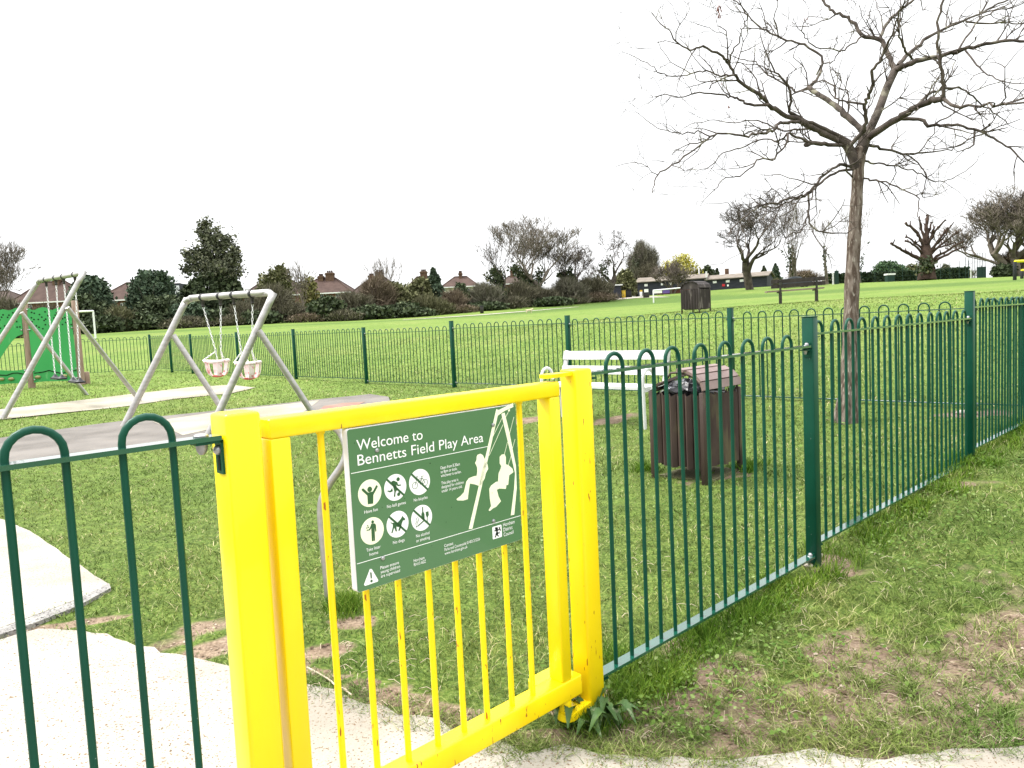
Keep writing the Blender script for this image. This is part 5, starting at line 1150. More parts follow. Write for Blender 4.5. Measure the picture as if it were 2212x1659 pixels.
# left edge of the field
S(-60, 640, 60, 82, 'tw_brown', 'brown bare scrub cut off by the left edge of the photo', 'twig')
S(18, 652, 55, 80, 'tw_brown', 'brown bare scrub below the leftmost bare tree', 'twig'); S(105, 662, 45, 80, 'tw_brown', 'brown twiggy scrub behind the climbing wall', 'twig')
bare_tree(12, 496, 62, 88, 'fine twigged bare tree at the left edge of the photo', 'fbark2', 3, r0=.22, lv=6, up=.2, kids=3, rmin=.024)
S(203, 602, 50, 84, 'lf_pine', 'dark rounded pine between the two red roofs at the left', dens=1.5, name='pine_tree', cat='tree', group='evergreen trees beyond the field'); S(190, 640, 52, 82, 'lf_dark', 'dark evergreen shrub below the left pine')
S(262, 664, 42, 80, 'tw_olive', 'olive brown scrub beside the white goal at the left', 'twig'); S(232, 682, 50, 79, 'lf_dark', 'low dark shrub behind the white goal')
S(333, 590, 54, 86, 'lf_pine', 'broad dark pine left of the tallest evergreen', dens=1.5, name='pine_tree', cat='tree', group='evergreen trees beyond the field'); S(350, 640, 60, 84, 'lf_dark', 'dark shrub below the broad pine'); S(305, 676, 50, 81, 'lf_dark', 'low dark thicket below the broad pine'); 
S(415, 655, 45, 83, 'lf_pine', 'dark green shrub between the broad pine and the tallest evergreen'); S(400, 684, 60, 81, 'tw_brown', 'low brown thicket behind the toddler swings', 'twig')
def tall_evergreen():
    d = 88; b = base_at(463, d); th = thing('evergreen_tree', b, 'tallest dark evergreen tree rising over the left hedge line', 'tree', 'evergreen trees beyond the field')
    def q(px, py): p = P(px, py, d); return np.array([p[0], p[1], p[2]])
    k = d/F
    up_ = [(q(440, 500), 16, 26), (q(462, 525), 32, 40), (q(495, 540), 20, 34), (q(430, 560), 34, 30), (q(408, 552), 14, 16), (q(505, 570), 20, 28), (q(470, 580), 48, 34), (q(445, 486), 9, 16), (q(512, 545), 10, 14), (q(402, 585), 12, 14)]
    lo = [(q(455, 625), 52, 42), (q(420, 640), 30, 36), (q(495, 630), 30, 44), (q(462, 665), 66, 44), (q(525, 650), 14, 30)]
    bl = [(c, (a*k, a*k*.8, z*k)) for c, a, z in up_]; c = blobpts(5200, bl, .3, .25); V, Fq = cards(len(c), c, np.full(len(c), .42), 0, .6); npmesh('upper_crown', V, Fq, M['lf_grey'], parent=th)
    c = blobpts(900, [(cc_, (r_[0]*1.25, r_[1]*1.2, r_[2]*1.2)) for cc_, r_ in bl], .4, .8); V, Fq = cards(len(c), c, np.full(len(c), .3), 0, .6); npmesh('outer_sprays', V, Fq, M['lf_grey'], parent=th)
    bl = [(c, (a*k, a*k*.8, z*k)) for c, a, z in lo]; c = blobpts(5500, bl, .2, .35); V, Fq = cards(len(c), c, np.full(len(c), .5), 0, .7); npmesh('lower_crown', V, Fq, M['lf_dark'], parent=th)
    mb = MB(); mb.tube([b-ZV*.3, b+ZV*4, q(455, 560), q(445, 500)], [.35, .3, .18, .05], 8)
    for p_ in ((408, 555), (505, 560), (480, 520)): mb.tube([b+ZV*4.5, q(*p_)], [.14, .04], 6)
    mb.build('trunk', M['fbark'], th)
tall_evergreen()
S(463, 668, 60, 84, 'lf_dark', 'dark shrub at the foot of the tallest evergreen'); S(530, 655, 42, 84, 'tw_brown', 'brown scrub right of the tallest evergreen', 'twig'); S(505, 680, 45, 82, 'tw_brown', 'low brown scrub below the swing beam', 'twig')
S(603, 580, 42, 100, 'lf_olive', 'tall olive leaved bush in front of the brown hipped roof', dens=.8, spiky=1); S(590, 622, 52, 86, 'tw_brown', 'grey brown scrub mound right of the toddler swings', 'twig', 1.3); S(560, 672, 50, 83, 'lf_dark', 'dark low shrub right of the toddler swings'); S(632, 655, 42, 85, 'tw_brown', 'brown scrub before the pale stemmed tree', 'twig')
bare_tree(652, 552, 28, 92, 'slender pale stemmed bare tree with a nest left of the twin chimneys', 'fbark2', 8, r0=.11, lv=4, up=.3, stemsn=3, kids=2)
mb = MB(); nq = P(648, 573, 92); 
S(672, 600, 24, 96, 'lf_bud', 'pale yellow budding bush beside the red roof with twin chimneys', dens=.35, size=.3)
S(706, 642, 40, 84, 'lf_dark', 'dark green holly bush below the red roof with twin chimneys', dens=1.2); S(664, 676, 44, 83, 'tw_red', 'low reddish brown scrub below the pale stemmed tree', 'twig'); S(742, 670, 44, 83, 'tw_brown', 'low brown thicket left of the scrub mound', 'twig')
S(762, 634, 50, 87, 'tw_brown', 'large brown scrub mound in front of the middle roofs', 'twig', 1.3); S(815, 606, 46, 90, 'tw_red', 'pinkish brown scrub below the middle chimneys', 'twig', 1.2); S(800, 660, 56, 86, 'lf_dark', 'dark low thicket below the middle chimneys')
bare_tree(836, 548, 34, 96, 'small bare tree with upswept twigs beside the middle chimneys', 'fbark2', 12, r0=.12, lv=4, up=.35, stemsn=3, kids=2)
S(858, 612, 40, 92, 'lf_olive', 'olive green bush right of the middle chimneys'); S(868, 655, 48, 88, 'lf_dark', 'dark low thicket left of the small conifer'); S(906, 603, 34, 96, 'lf_olive', 'green bush in front of the single broad chimney')
conifer(941, 580, 30, 98, 'lf_pine', 'small pointed conifer left of the pale walled house'); S(925, 640, 46, 92, 'tw_olive', 'olive scrub below the small conifer', 'twig'); S(905, 668, 40, 89, 'lf_dark', 'low dark shrub below the olive scrub')
S(958, 652, 36, 92, 'tw_olive', 'yellowish brown scrub below the pale walled house', 'twig'); S(985, 628, 30, 95, 'tw_red', 'pink brown bush left of the round evergreen', 'twig'); S(996, 662, 46, 93, 'tw_red', 'low red stemmed bramble bank by the far footpath', 'twig')
S(996, 614, 20, 97, 'lf_dark', 'round dark evergreen in front of the pale walled house', dens=1.4)
S(1046, 616, 46, 98, 'tw_grey', 'grey scrub below the leaning ivy tree', 'twig', 1.3); S(1050, 652, 44, 96, 'lf_dark', 'dark undergrowth below the leaning ivy tree')
bare_tree(1084, 508, 46, 99, 'ivy covered bare tree left of the largest bare tree', 'fbark', 22, r0=.28, lv=4, ivy=1.5, trunk=.35, up=.2, rmin=.025)
S(1120, 612, 46, 104, 'tw_brown', 'brown scrub below the largest bare tree', 'twig', 1.2); S(1105, 642, 44, 99, 'tw_brown', 'low brown thicket right of the leaning ivy tree', 'twig')
bare_tree(1166, 460, 88, 108, 'largest bare tree on the skyline with ivy on its trunk', 'fbark2', 5, r0=.42, lv=6, up=.30, ivy=1.4, trunk=.26, kids=3, rmin=.018, wig=.11, lspread=1.)
S(1166, 622, 46, 106, 'tw_brown', 'brown scrub round the trunk of the largest bare tree', 'twig'); S(1192, 642, 52, 103, 'lf_dark', 'dark low undergrowth right of the largest bare tree')
bare_tree(1240, 520, 44, 112, 'ivy clad tree between the largest bare tree and the oak', 'fbark', 31, r0=.34, lv=5, ivy=2.2, trunk=.4, up=.25)
S(1228, 604, 46, 110, 'tw_grey', 'grey scrub below the middle ivy clad tree', 'twig', 1.2); S(1280, 602, 46, 114, 'tw_brown', 'brown scrub left of the spreading oak', 'twig', 1.2); S(1290, 632, 60, 112, 'tw_red', 'low reddish brown hedge before the spreading oak', 'twig'); S(1235, 640, 45, 108, 'tw_brown', 'low brown scrub along the far footpath', 'twig')
bare_tree(1322, 496, 66, 118, 'spreading bare oak left of the black clubhouse', 'fbark', 44, r0=.5, lv=7, up=.08, trunk=.24, wig=.26, kids=2, rmin=.022, ivy=.5, lspread=1.25)
S(1350, 586, 25, 128, 'lf_olive', 'rounded olive bush at the left end of the black clubhouse', dens=1.3)
S(1394, 526, 36, 150, 'tw_grey', 'broad grey brown tree behind the left end of the clubhouse', 'twig', 1.6, name='dense_tree', cat='tree', group='bare trees beyond the field'); conifer(1376, 545, 18, 148, 'lf_grey', 'grey green conifer left of the broad grey brown tree')
S(1395, 568, 44, 148, 'tw_brown', 'brown scrub behind the left end of the clubhouse', 'twig')
S(1468, 553, 50, 160, 'lf_yellow', 'bright yellow budding willow behind the clubhouse', dens=.75, name='willow_tree', cat='tree', size=.4)
bare_tree(1452, 560, 42, 130, 'low grey bare tree before the clubhouse wall', 'fbark2', 51, r0=.16, lv=5, up=.1, trunk=.2, stemsn=3, by=634)
S(1508, 584, 16, 160, 'lf_olive', 'small olive bush behind the clubhouse roof'); S(1530, 576, 17, 162, 'lf_dark', 'small dark rounded tree behind the clubhouse roof'); conifer(1550, 580, 10, 165, 'lf_dark', 'small dark tree left of the tall bare tree')
conifer(1612, 577, 17, 165, 'lf_dark', 'dark evergreen behind the tall bare tree trunk'); conifer(1651, 575, 12, 165, 'lf_dark', 'narrow dark conifer right of the tall bare tree'); conifer(1676, 570, 15, 165, 'lf_pine', 'pointed conifer right of the clubhouse end'); S(1676, 602, 18, 150, 'tw_olive', 'pale brown shrub at the right end of the clubhouse', 'twig')
bare_tree(1621, 424, 68, 118, 'tall bare tree in front of the clubhouse right end', 'fbark', 61, r0=.62, lv=6, up=.14, trunk=.27, kids=3, wig=.2, rmin=.022, lspread=1.1, by=624)
bare_tree(1722, 428, 42, 122, 'tall slender bare tree with several stems behind the park bench', 'fbark2', 73, r0=.34, lv=5, up=.4, stemsn=3, trunk=.4, kids=2, by=612, ivy=.12, rmin=.03, wig=.1)
bare_tree(1786, 470, 26, 122, 'forked bare tree just left of the young tree trunk', 'fbark2', 77, r0=.34, lv=5, up=.4, trunk=.3, kids=2, by=612, ivy=.15, rmin=.03, wig=.12)
bare_tree(1858, 440, 30, 122, 'thin bare tree just right of the young tree trunk', 'fbark2', 79, r0=.26, lv=5, up=.4, trunk=.4, kids=2, by=611, ivy=.1, rmin=.03, wig=.12)
S(1735, 585, 46, 130, 'tw_red', 'reddish bare shrubs behind the parked car', 'twig', .6)
S(1915, 566, 34, 150, 'lf_green', 'green bushy tree behind the court hedge'); S(1942, 574, 24, 150, 'lf_green', 'lower green tree behind the court hedge'); S(1970, 572, 18, 155, 'lf_olive', 'small loose tree left of the pollarded tree', dens=.6); S(2043, 573, 16, 155, 'lf_grey', 'small loose tree right of the pollarded tree', dens=.5); S(2080, 584, 30, 155, 'tw_olive', 'low olive shrubs above the court hedge', 'twig', .5)
bare_tree(2196, 396, 120, 96, 'large round crowned bare tree at the right edge of the photo', 'fbark2', 91, r0=.4, lv=6, up=.22, trunk=.2, kids=3, lspread=1.1, rmin=.016, stemsn=3, wig=.12)
S(2195, 545, 44, 98, 'tw_red', 'copper coloured shrub below the large tree at the right edge', 'twig', .8); S(2168, 570, 26, 96, 'lf_dark', 'dark bush right of the court fence'); S(2260, 575, 40, 96, 'lf_dark', 'dark bush beyond the right edge')
# pollarded tree
d = 95; b = base_at(2001, d); pol = thing('pollarded_tree', b, 'pollarded tree with thick stubby cut limbs on the skyline', 'tree')
def pq(cx_, cy_, dd=0): return P(1471.6+.3347*cx_, 387+.3347*cy_, d+dd)
mb = MB(); mb.tube([pq(1585, 650), pq(1585, 600), pq(1583, 540), pq(1580, 470), pq(1580, 430)], [1.1, .95, .85, .62, .5], 12); mb.build('trunk', M['pollard'], pol)
lm = [([(1580, 440), (1585, 360), (1580, 300), (1590, 235)], .42, .2), ([(1570, 470), (1545, 390), (1510, 330), (1450, 285)], .32, .16), ([(1570, 430), (1560, 360), (1545, 300), (1535, 262)], .26, .12), ([(1545, 520), (1470, 480), (1410, 450), (1355, 415)], .30, .14), ([(1555, 480), (1510, 430), (1450, 400)], .2, .12), ([(1555, 450), (1500, 400), (1450, 375)], .17, .1),
      ([(1590, 450), (1620, 370), (1660, 310), (1705, 265)], .28, .12), ([(1600, 400), (1625, 340), (1632, 315)], .18, .1), ([(1600, 470), (1660, 400), (1720, 320)], .26, .13), ([(1605, 490), (1680, 420), (1780, 345)], .25, .12), ([(1615, 520), (1700, 470), (1815, 405)], .26, .12), ([(1620, 545), (1720, 480), (1820, 440)], .24, .11), ([(1620, 460), (1700, 430), (1770, 410)], .17, .09), ([(1585, 420), (1600, 340), (1612, 280)], .2, .1), ([(1640, 420), (1700, 370), (1740, 300)], .16, .08)]
R4 = random.Random(5)
for i, (l, ra, rb) in enumerate(lm):
    mb = MB(); dz_ = R4.uniform(-2.2, 2.2); pts = smoothpath([pq(x, y, dz_*k/(len(l)-1)) for k, (x, y) in enumerate(l)], 4); n = len(pts); mb.tube([p+np.array([R4.gauss(0, .05), 0, R4.gauss(0, .05)]) for p in pts], [.82*(ra+(rb-ra)*k/(n-1))*(1+.12*R4.gauss(0, 1)) for k in range(n)], 7)
    mb.tube([pts[-1]-(pts[-1]-pts[-2])*.2, pts[-1]+(pts[-1]-pts[-2])*.3], [rb*1.05, rb*1.2], 7)
    for _ in range(3): k = R4.randint(3, n-2); a_ = pts[k]; mb.tube([a_, a_+np.array([R4.gauss(0, .3), R4.gauss(0, .3), R4.uniform(.2, .7)])], [.09, .06], 5)
    mb.build('limb', M['pollard'], pol)
c = np.array([pq(1580+R4.gauss(0, 28), 560+R4.gauss(0, 28), R4.gauss(0, .6)-.9) for _ in range(420)]); V, Fq = cards(len(c), c, np.full(len(c), .4), 0, .7); npmesh('ivy', V, Fq, M['lf_ivy'], parent=pol)

# ------------------------------------------------------------------ houses beyond the hedge
def house(px, hw, eave, ridge, rhp, d, chim, label, wall='brick', roof='roof', windows=(), dormer=None, depth=8.):
    b = base_at(px, d); w = hw*d/F; ze = P(px, eave, d)[2]; zr = P(px, ridge, d)[2]; rw = rhp*d/F
    t = thing('house', b, label, 'house', 'houses beyond the hedge'); y0, y1 = b[1]-depth/2, b[1]+depth/2; x = b[0]; ww = w*.93
    mb = MB(); zb = b[2]-1.5; mb.box([x, b[1], (zb+ze)/2], 2*ww, depth-.8, ze-zb); mb.build('wall', M[wall], t)
    mb = MB(); V = [(x-w, y0, ze), (x+w, y0, ze), (x+w, y1, ze), (x-w, y1, ze), (x-rw, b[1], zr), (x+rw, b[1], zr)]; mb.add(V, [(0, 1, 5, 4), (1, 2, 5), (2, 3, 4, 5), (3, 0, 4), (3, 2, 1, 0)])
    mb.tube([(x-rw, b[1], zr), (x+rw, b[1], zr)], .14, 6)
    for q in ((x-w, y0), (x-w, y1)): mb.tube([(q[0], q[1], ze), (x-rw, b[1], zr)], .11, 5)
    for q in ((x+w, y0), (x+w, y1)): mb.tube([(q[0], q[1], ze), (x+rw, b[1], zr)], .11, 5)
    rf = mb.build('roof', M[roof], t)
    mb = MB(); mb.box([x, y0-.02, ze-.08], 2*w, .1, .18); mb.build('fascia', M['wframe'], t)
    for cpx, chw, ct in chim:
        pc_ = P(cpx, ct, d); cw_ = chw*d/F; mb = MB(); zt_ = pc_[2]; mb.box([pc_[0], b[1]-.2, (zr-1.6+zt_)/2], 2*cw_, 1.1, zt_-zr+1.6); mb.box([pc_[0], b[1]-.2, zt_-.22], 2*cw_+.2, 1.3, .16); ch = mb.build('chimney', M['chimney'], rf)
        mb = MB()
        for k in (-.5, 0, .5): mb.tube([(pc_[0]+k*cw_, b[1]-.2, zt_-.02), (pc_[0]+k*cw_, b[1]-.2, zt_+.35)], .14, 7)
        mb.build('chimney_pot', M['roof'], t)
    for wx, wy, wwd, wh in windows:
        q = P(wx, wy, d); sx, sz_ = wwd*d/F, wh*d/F; yy = b[1]-(depth-.8)/2; mb = MB(); mb.box([q[0], yy-.03, q[2]], sx, .10, sz_); fr_ = mb.build('window', M['wframe'], t)
        mb = MB()
        for k in (-.25, .25): mb.box([q[0]+k*sx, yy-.09, q[2]], sx*.38, .03, sz_*.8)
        mb.build('pane', M['glass'], fr_)
    return t
house(4, 62, 655, 630, 26, 128, [], 'brown roofed house behind the leftmost bare tree', roof='roof2')
house(126, 66, 654, 609, 26, 118, [(131, 7, 603)], 'red roofed brick house behind the steel swing frame', windows=[(69, 662, 11, 9), (100, 664, 9, 8)])
house(292, 56, 649, 611, 10, 122, [], 'red hipped roof house between the two dark pines', windows=[(292, 660, 9, 8)])
hh_ = house(378, 38, 655, 614, 20, 126, [], 'house with a dark flat dormer beside the tallest evergreen', roof='roof2')
q = P(379, 626, 121); mb = MB(); mb.box([q[0], q[1], q[2]-.2], 36*121/F, 3., 2.2); dm = mb.build('dormer', M['blackboard'], hh_); q2 = P(380, 624, 119); mb = MB(); mb.box([q2[0], q[1]-1.55, q[2]-.1], 9*121/F, .1, 1.3); mb.build('dormer_window', M['signedge'], dm)
house(606, 66, 640, 600, 22, 126, [], 'grey brown hipped roof house behind the scrub mound', roof='roof2', windows=[])
house(711, 62, 635, 602, 20, 124, [(696, 5.5, 597), (715, 8.5, 590)], 'red roofed house with twin brown chimneys', windows=[(677, 641, 9, 9), (708, 640, 7, 8), (742, 640, 9, 8)])
house(822, 56, 636, 600, 15, 126, [(804, 6, 596), (821, 8, 588)], 'brown roofed house with two chimneys behind the small upswept tree', roof='roof2')
house(918, 40, 632, 598, 13, 134, [(916, 7, 587)], 'house with one broad chimney behind the small conifer', roof='roof2')
house(999, 40, 621, 598, 13, 136, [(995, 3.5, 590)], 'pale walled house with a slim chimney', wall='render', windows=[(1014, 628, 7, 5)])
house(1118, 36, 614, 596, 16, 156, [(1106, 4.5, 585)], 'distant brown roofed house left of the largest bare tree', roof='roof2')

# ------------------------------------------------------------------ black clubhouse
def shed(pxa, pxb, da, db, roofa, eavea, basea, roofb, eaveb, baseb, label):
    A0, B0 = P(pxa, basea, da), P(pxb, baseb, db); A1, B1 = P(pxa, eavea, da), P(pxb, eaveb, db); A2, B2 = P(pxa, roofa, da), P(pxb, roofb, db)
    d_ = (B0-A0)*np.array([1, 1, 0]); L = np.linalg.norm(d_); d_ /= L; k = np.cross(ZV, d_); 
    if k[1] < 0: k = -k
    za, zb, ze, zr = min(A0[2], B0[2])-.6, 0, (A1[2]+B1[2])/2, (A2[2]+B2[2])/2; o = A0*np.array([1, 1, 0]); D_ = 6.
    t = thing('clubhouse', o+d_*L/2+ZV*A0[2], label, 'building', 'black timber clubhouse buildings')
    mb = MB(); mb.box(o+d_*L/2+k*D_/2+ZV*(za+ze)/2, L, D_, ze-za, d_, k); 
    for s_ in (0, 1):
        g_ = o+d_*(L*s_); mb.add([g_+ZV*ze, g_+k*D_+ZV*ze, g_+k*D_/2+ZV*(zr-.1)], [(0, 1, 2)])
    mb.build('wall', M['blackboard'], t)
    mb = MB(); e_ = .35; P0 = o-d_*e_-k*e_; P1 = o+d_*(L+e_)-k*e_; P2 = o+d_*(L+e_)+k*(D_+e_); P3 = o-d_*e_+k*(D_+e_); R0_ = o-d_*e_+k*D_/2; R1_ = o+d_*(L+e_)+k*D_/2
    vs = [P0+ZV*ze, P1+ZV*ze, R1_+ZV*zr, R0_+ZV*zr, P2+ZV*ze, P3+ZV*ze]; vs += [v_-ZV*.14 for v_ in vs]
    mb.add(vs, [(0, 1, 2, 3), (3, 2, 4, 5), (6, 9, 8, 7), (9, 11, 10, 8), (0, 6, 7, 1), (5, 4, 10, 11), (0, 3, 9, 6), (3, 5, 11, 9), (1, 7, 8, 2), (2, 8, 10, 4)]); mb.build('roof', M['shedroof'], t)
    return t, o, d_, k, L
def wall_item(t, o, d_, k, px, py, w, h, d, m, name, off=.04):
    r = ray(px, py); tt = ((o-k*off-EYE)@k)/(r@k); p = EYE+r*tt; mb = MB(); mb.box(p, w*tt/F, .05, h*tt/F, d_, k); return mb.build(name, M[m], t)
s1 = shed(1378, 1525, 140, 136, 598, 608, 640, 590, 601.5, 628, 'black boarded clubhouse with a brown roof left of the far bin')
s2 = shed(1527, 1657, 136, 131, 591, 601, 629, 587, 597.5, 619, 'black boarded clubhouse wing behind the tall bare tree')
for px, py, w_, h_, m_, nm in ((1395.5, 616, 7, 5, 'wframe', 'window'), (1430, 614, 4.5, 4.5, 'wframe', 'window'), (1449, 613, 5, 5, 'wframe', 'window'), (1396, 628, 9, 7, 'white', 'notice'), (1385, 629.5, 5, 6, 'gold', 'notice_yellow'), (1471, 609, 2, 2, 'gold', 'wall_lamp')): wall_item(*s1[:4], px, py, w_, h_, 0, m_, nm)
for px, py, w_, h_, m_, nm in ((1544, 609.5, 8, 4.5, 'wframe', 'window'), (1572, 607.5, 8, 5, 'wframe', 'window'), (1602, 606, 8, 5, 'wframe', 'window'), (1563, 616, 6, 5, 'redpaint', 'red_notice'), (1572.5, 616.5, 3.5, 4, 'white', 'notice'), (1584, 617, 7, 8, 'blackboard', 'door')): wall_item(*s2[:4], px, py, w_, h_, 0, m_, nm)
mb = MB(); q = P(1526, 596, 135.6); mb.box(q, .25, .1, 1.6); mb.build('bargeboard', M['wframe'], s2[0]); mb = MB(); q = P(1570, 584, 140); mb.box(q+ZV*-.3, .6, .6, 1.2); mb.build('chimney', M['chimney'], s2[0])
mb = MB(); q = P(1510, 588, 139); mb.tube([q-ZV*.8, q+ZV*.7], .12, 6); mb.build('flue', M['wframe'], s1[0])
# small things by the clubhouse
def box_thing(name, px, py, d, w, dp, h, m, label, cat, extra=None):
    q = P(px, py, d); z = g1(q[0], q[1]); b = np.array([q[0], q[1], z]); t = thing(name, b, label, cat); mb = MB(); mb.box(b+ZV*(h/2+.02), w, dp, h, bev=min(w, dp)*.12); mb.build('body', M[m], t)
    if extra: mb = MB(); mb.box(b+ZV*(h+.07), w*1.12, dp*1.12, .10, bev=.04); mb.build('lid', M[extra], t)
    return t
box_thing('wheelie_bin', 1347, 641, 126, .62, .6, 1.1, 'gold', 'yellow wheeled bin left of the clubhouse', 'bin', 'gold')
box_thing('wheelie_bin', 1356, 641.5, 127, 1.2, .8, 1.2, 'black', 'dark wheeled bin right of the yellow bin', 'bin', 'black')
box_thing('grit_bin', 1396, 642, 118, .9, .7, .7, 'dark_steel', 'grey box on the grass before the clubhouse', 'box', 'black')
box_thing('white_post', 1385, 641, 120, .35, .35, .9, 'wframe', 'short white bollard under the yellow notice', 'bollard', 'gold')
box_thing('litter_bin', 1041.5, 683, 88, .42, .42, .75, 'dark_steel', 'small dark bin beside the thin far footpath', 'litter bin', 'black')
# low white roofed store at the end of the hedge
q = G(1322, 645.5); t = thing('store_shed', q, 'small dark store with a white edged roof left of the yellow bin', 'shed'); mb = MB(); mb.box(q+ZV*1., 2.8, 2.4, 2.2); mb.build('wall', M['blackboard'], t); mb = MB(); mb.box(q+ZV*2.2, 3.3, 2.8, .18); mb.build('roof', M['wframe'], t)

# ------------------------------------------------------------------ goals, dog, car, exercise bars, courts
def goal(p0, p1, h, r, label, group='white goal frames'):
    t = thing('goal', (p0+p1)/2, label, 'goal', group); mb = MB(); mb.tube([p0-ZV*.2, p0+ZV*h], r, 8); mb.build('goalpost', M['wframe'], t); mb = MB(); mb.tube([p1-ZV*.2, p1+ZV*h], r, 8); mb.build('goalpost', M['wframe'], t)
    mb = MB(); mb.tube([p0+ZV*h, p1+ZV*h], r, 8); mb.build('crossbar', M['wframe'], t); return t
a_ = G(206.5, 731); dd_ = proj(a_)[2]; hgt = (731-672)/F*dd_; b_ = P(100, 738, dd_*.93); b_[2] = g1(b_[0], b_[1]); goal(a_, b_, hgt, .075, 'white goal frame in the field behind the climbing wall')
a_ = G(1412, 655); dd_ = proj(a_)[2]; b_ = P(1503, 650, dd_*1.02); b_[2] = g1(b_[0], b_[1]); h1 = (655-627.5)/F*dd_; gt_ = goal(a_, b_, h1, .085, 'white goal frame in front of the clubhouse')
for px, w_, m_, lab in ((1421, 18, 'white', 'white banner with faint writing hung on the clubhouse side of the field'), (1439, 15, 'purple', 'purple banner beside the white banner')):
    q = P(px, 629.5, 128); z = g1(q[0], q[1]); t = thing('banner', np.array([q[0], q[1], z]), lab, 'banner'); mb = MB(); mb.box(q, w_*128/F, .04, 8*128/F); mb.build('cloth', M[m_], t)
    mb = MB()
    for s_ in (-1, 1): x = q[0]+s_*w_*64/F; mb.tube([(x, q[1]+.05, z-.2), (x, q[1]+.05, q[2]+.3)], .04, 5)
    mb.build('stake', M['dark_steel'], t)
q = P(1455, 632, 131); z = g1(q[0], q[1]); t = thing('brick_planter', np.array([q[0], q[1], z]), 'low red brick wall before the clubhouse', 'wall'); mb = MB(); mb.box([q[0], q[1], z+.25], 5.5, .4, 1.3); mb.build('brickwork', M['brick'], t)
# dog
dg = G(1143, 676.5); dg_t = thing('dog', dg, 'small pale dog standing on the far grass', 'dog'); 
def dog(o):
    me = bpy.data.meshes.new('body'); s = .8; h = np.array([.93, .36, 0])
    V = [(0, .38), (.28, .40), (.42, .50), (.55, .53), (.66, .49), (-.30, .38), (-.42, .46), (-.50, .56)]
    vs = [tuple((h*x+ZV*z)*s) for x, z in V]; ed_ = [(0, 1), (1, 2), (2, 3), (3, 4), (0, 5), (5, 6), (6, 7)]; rs = [.12, .12, .08, .085, .035, .12, .035, .02]
    sd = np.array([-.36, .93, 0])
    for x, k, par in ((.26, 1, 1), (.26, -1, 1), (-.30, 1, 5), (-.30, -1, 5)):
        b_ = len(vs); off = sd*.07*k; bend = .04 if x > 0 else -.08
        for z, dx, r in ((.30, 0, .06), (.16, bend, .032), (.02, 0, .028), (.01, .05, .024)): vs.append(tuple((h*(x+dx)+off+ZV*z)*s)); rs.append(r)
        ed_ += [(par, b_), (b_, b_+1), (b_+1, b_+2), (b_+2, b_+3)]
    me.from_pydata(vs, ed_, []); ob = bpy.data.objects.new('body', me); COL.objects.link(ob); sk = ob.modifiers.new('s', 'SKIN'); me.skin_vertices.new() if not me.skin_vertices else None
    for i, r in enumerate(rs): me.skin_vertices[0].data[i].radius = (r*s, r*s)
    me.skin_vertices[0].data[0].use_root = True; ob.modifiers.new('u', 'SUBSURF').levels = 1
    dgp = bpy.context.evaluated_depsgraph_get(); dgp.update(); m2_ = bpy.data.meshes.new_from_object(ob.evaluated_get(dgp)); bpy.data.objects.remove(ob); m2_.materials.clear(); m2_.materials.append(M['fur'])
    nb = bpy.data.objects.new('body', m2_); COL.objects.link(nb); nb.parent = dg_t
    mb = MB()
    for k in (-1, 1): mb.sphere(dg+(h*.53+sd*.06*k+ZV*.56)*s, .035, 6, 4, sc=(.8, .6, 1.3))
    mb.build('ear', M['fur'], dg_t)
dog(dg)
# parked car behind the park bench: body side profile lofted across its width
def car(px, py, d):
    q = P(px, py, d); b = np.array([q[0], q[1], g1(q[0], q[1])]); t = thing('parked_car', b, 'dark parked car seen beyond the park bench', 'car')
    prof = [(-2.15, .35), (-2.2, .75), (-2.05, 1.0), (-1.7, 1.08), (-1.2, 1.50), (-.4, 1.62), (.5, 1.55), (1.15, 1.08), (2.0, .95), (2.2, .7), (2.15, .35)]
    mb = MB(); vs = []
    for y, ins in ((-.86, 0), (.86, 0)):
        for x, z in prof: k = .82 if z > 1.2 else 1.; vs.append(b+np.array([x, y*k, z]))
    n = len(prof); mb.add(vs, [tuple(range(n)), tuple(reversed(range(n, 2*n)))]+[(i, n+i, n+(i+1) % n, (i+1) % n) for i in range(n)]); mb.build('body', M['carpaint'], t)
    for x in (-1.3, 1.35):
        for y in (-.8, .8): mb = MB(); mb.tube([b+np.array([x, y-.1, .33]), b+np.array([x, y+.1, .33])], .33, 16); mb.build('wheel', M['black'], t)
    mb = MB(); mb.add([b+np.array(v_) for v_ in ((-1.15, -.80, 1.12), (-.95, -.75, 1.42), (-.1, -.74, 1.5), (-.1, -.80, 1.12))]+[b+np.array(v_) for v_ in ((0, -.80, 1.12), (0, -.74, 1.5), (.45, -.75, 1.45), (.95, -.80, 1.12))], [(0, 3, 2, 1), (4, 7, 6, 5)]); mb.build('window', M['glass'], t)
    for y in (-.6, .6): mb = MB(); mb.box(b+np.array([2.16, y, .8]), .08, .3, .14); mb.build('headlight', M['wframe'], t)
car(1718, 610, 112)
# exercise bars at the right edge
def bars_at(px, py, h_px, px2, label, lay):
    a_ = G(px, py); dd_ = proj(a_)[2]; h = h_px/F*dd_; t = thing('exercise_bar', a_, label, 'exercise bar', 'black and yellow exercise bars'); b_ = a_+np.array([(px2-px)/F*dd_, lay, 0]); b_[2] = a_[2]
    for q in (a_, b_): mb = MB(); mb.box(q+ZV*(h/2-.1), .2, .2, h+.2, bev=.02); mb.build('bar_post', M['black'], t)
    mb = MB(); mb.tube([a_+ZV*(h+.03), b_+ZV*(h+.03)], .11, 8); mb.build('crossbar', M['brightyellow'], t)
bars_at(2192, 605, 39, 2262, 'taller black and yellow exercise bar at the right edge', .3)
bars_at(2207.5, 602, 17, 2290, 'lower black and yellow exercise bar at the right edge', 2.)
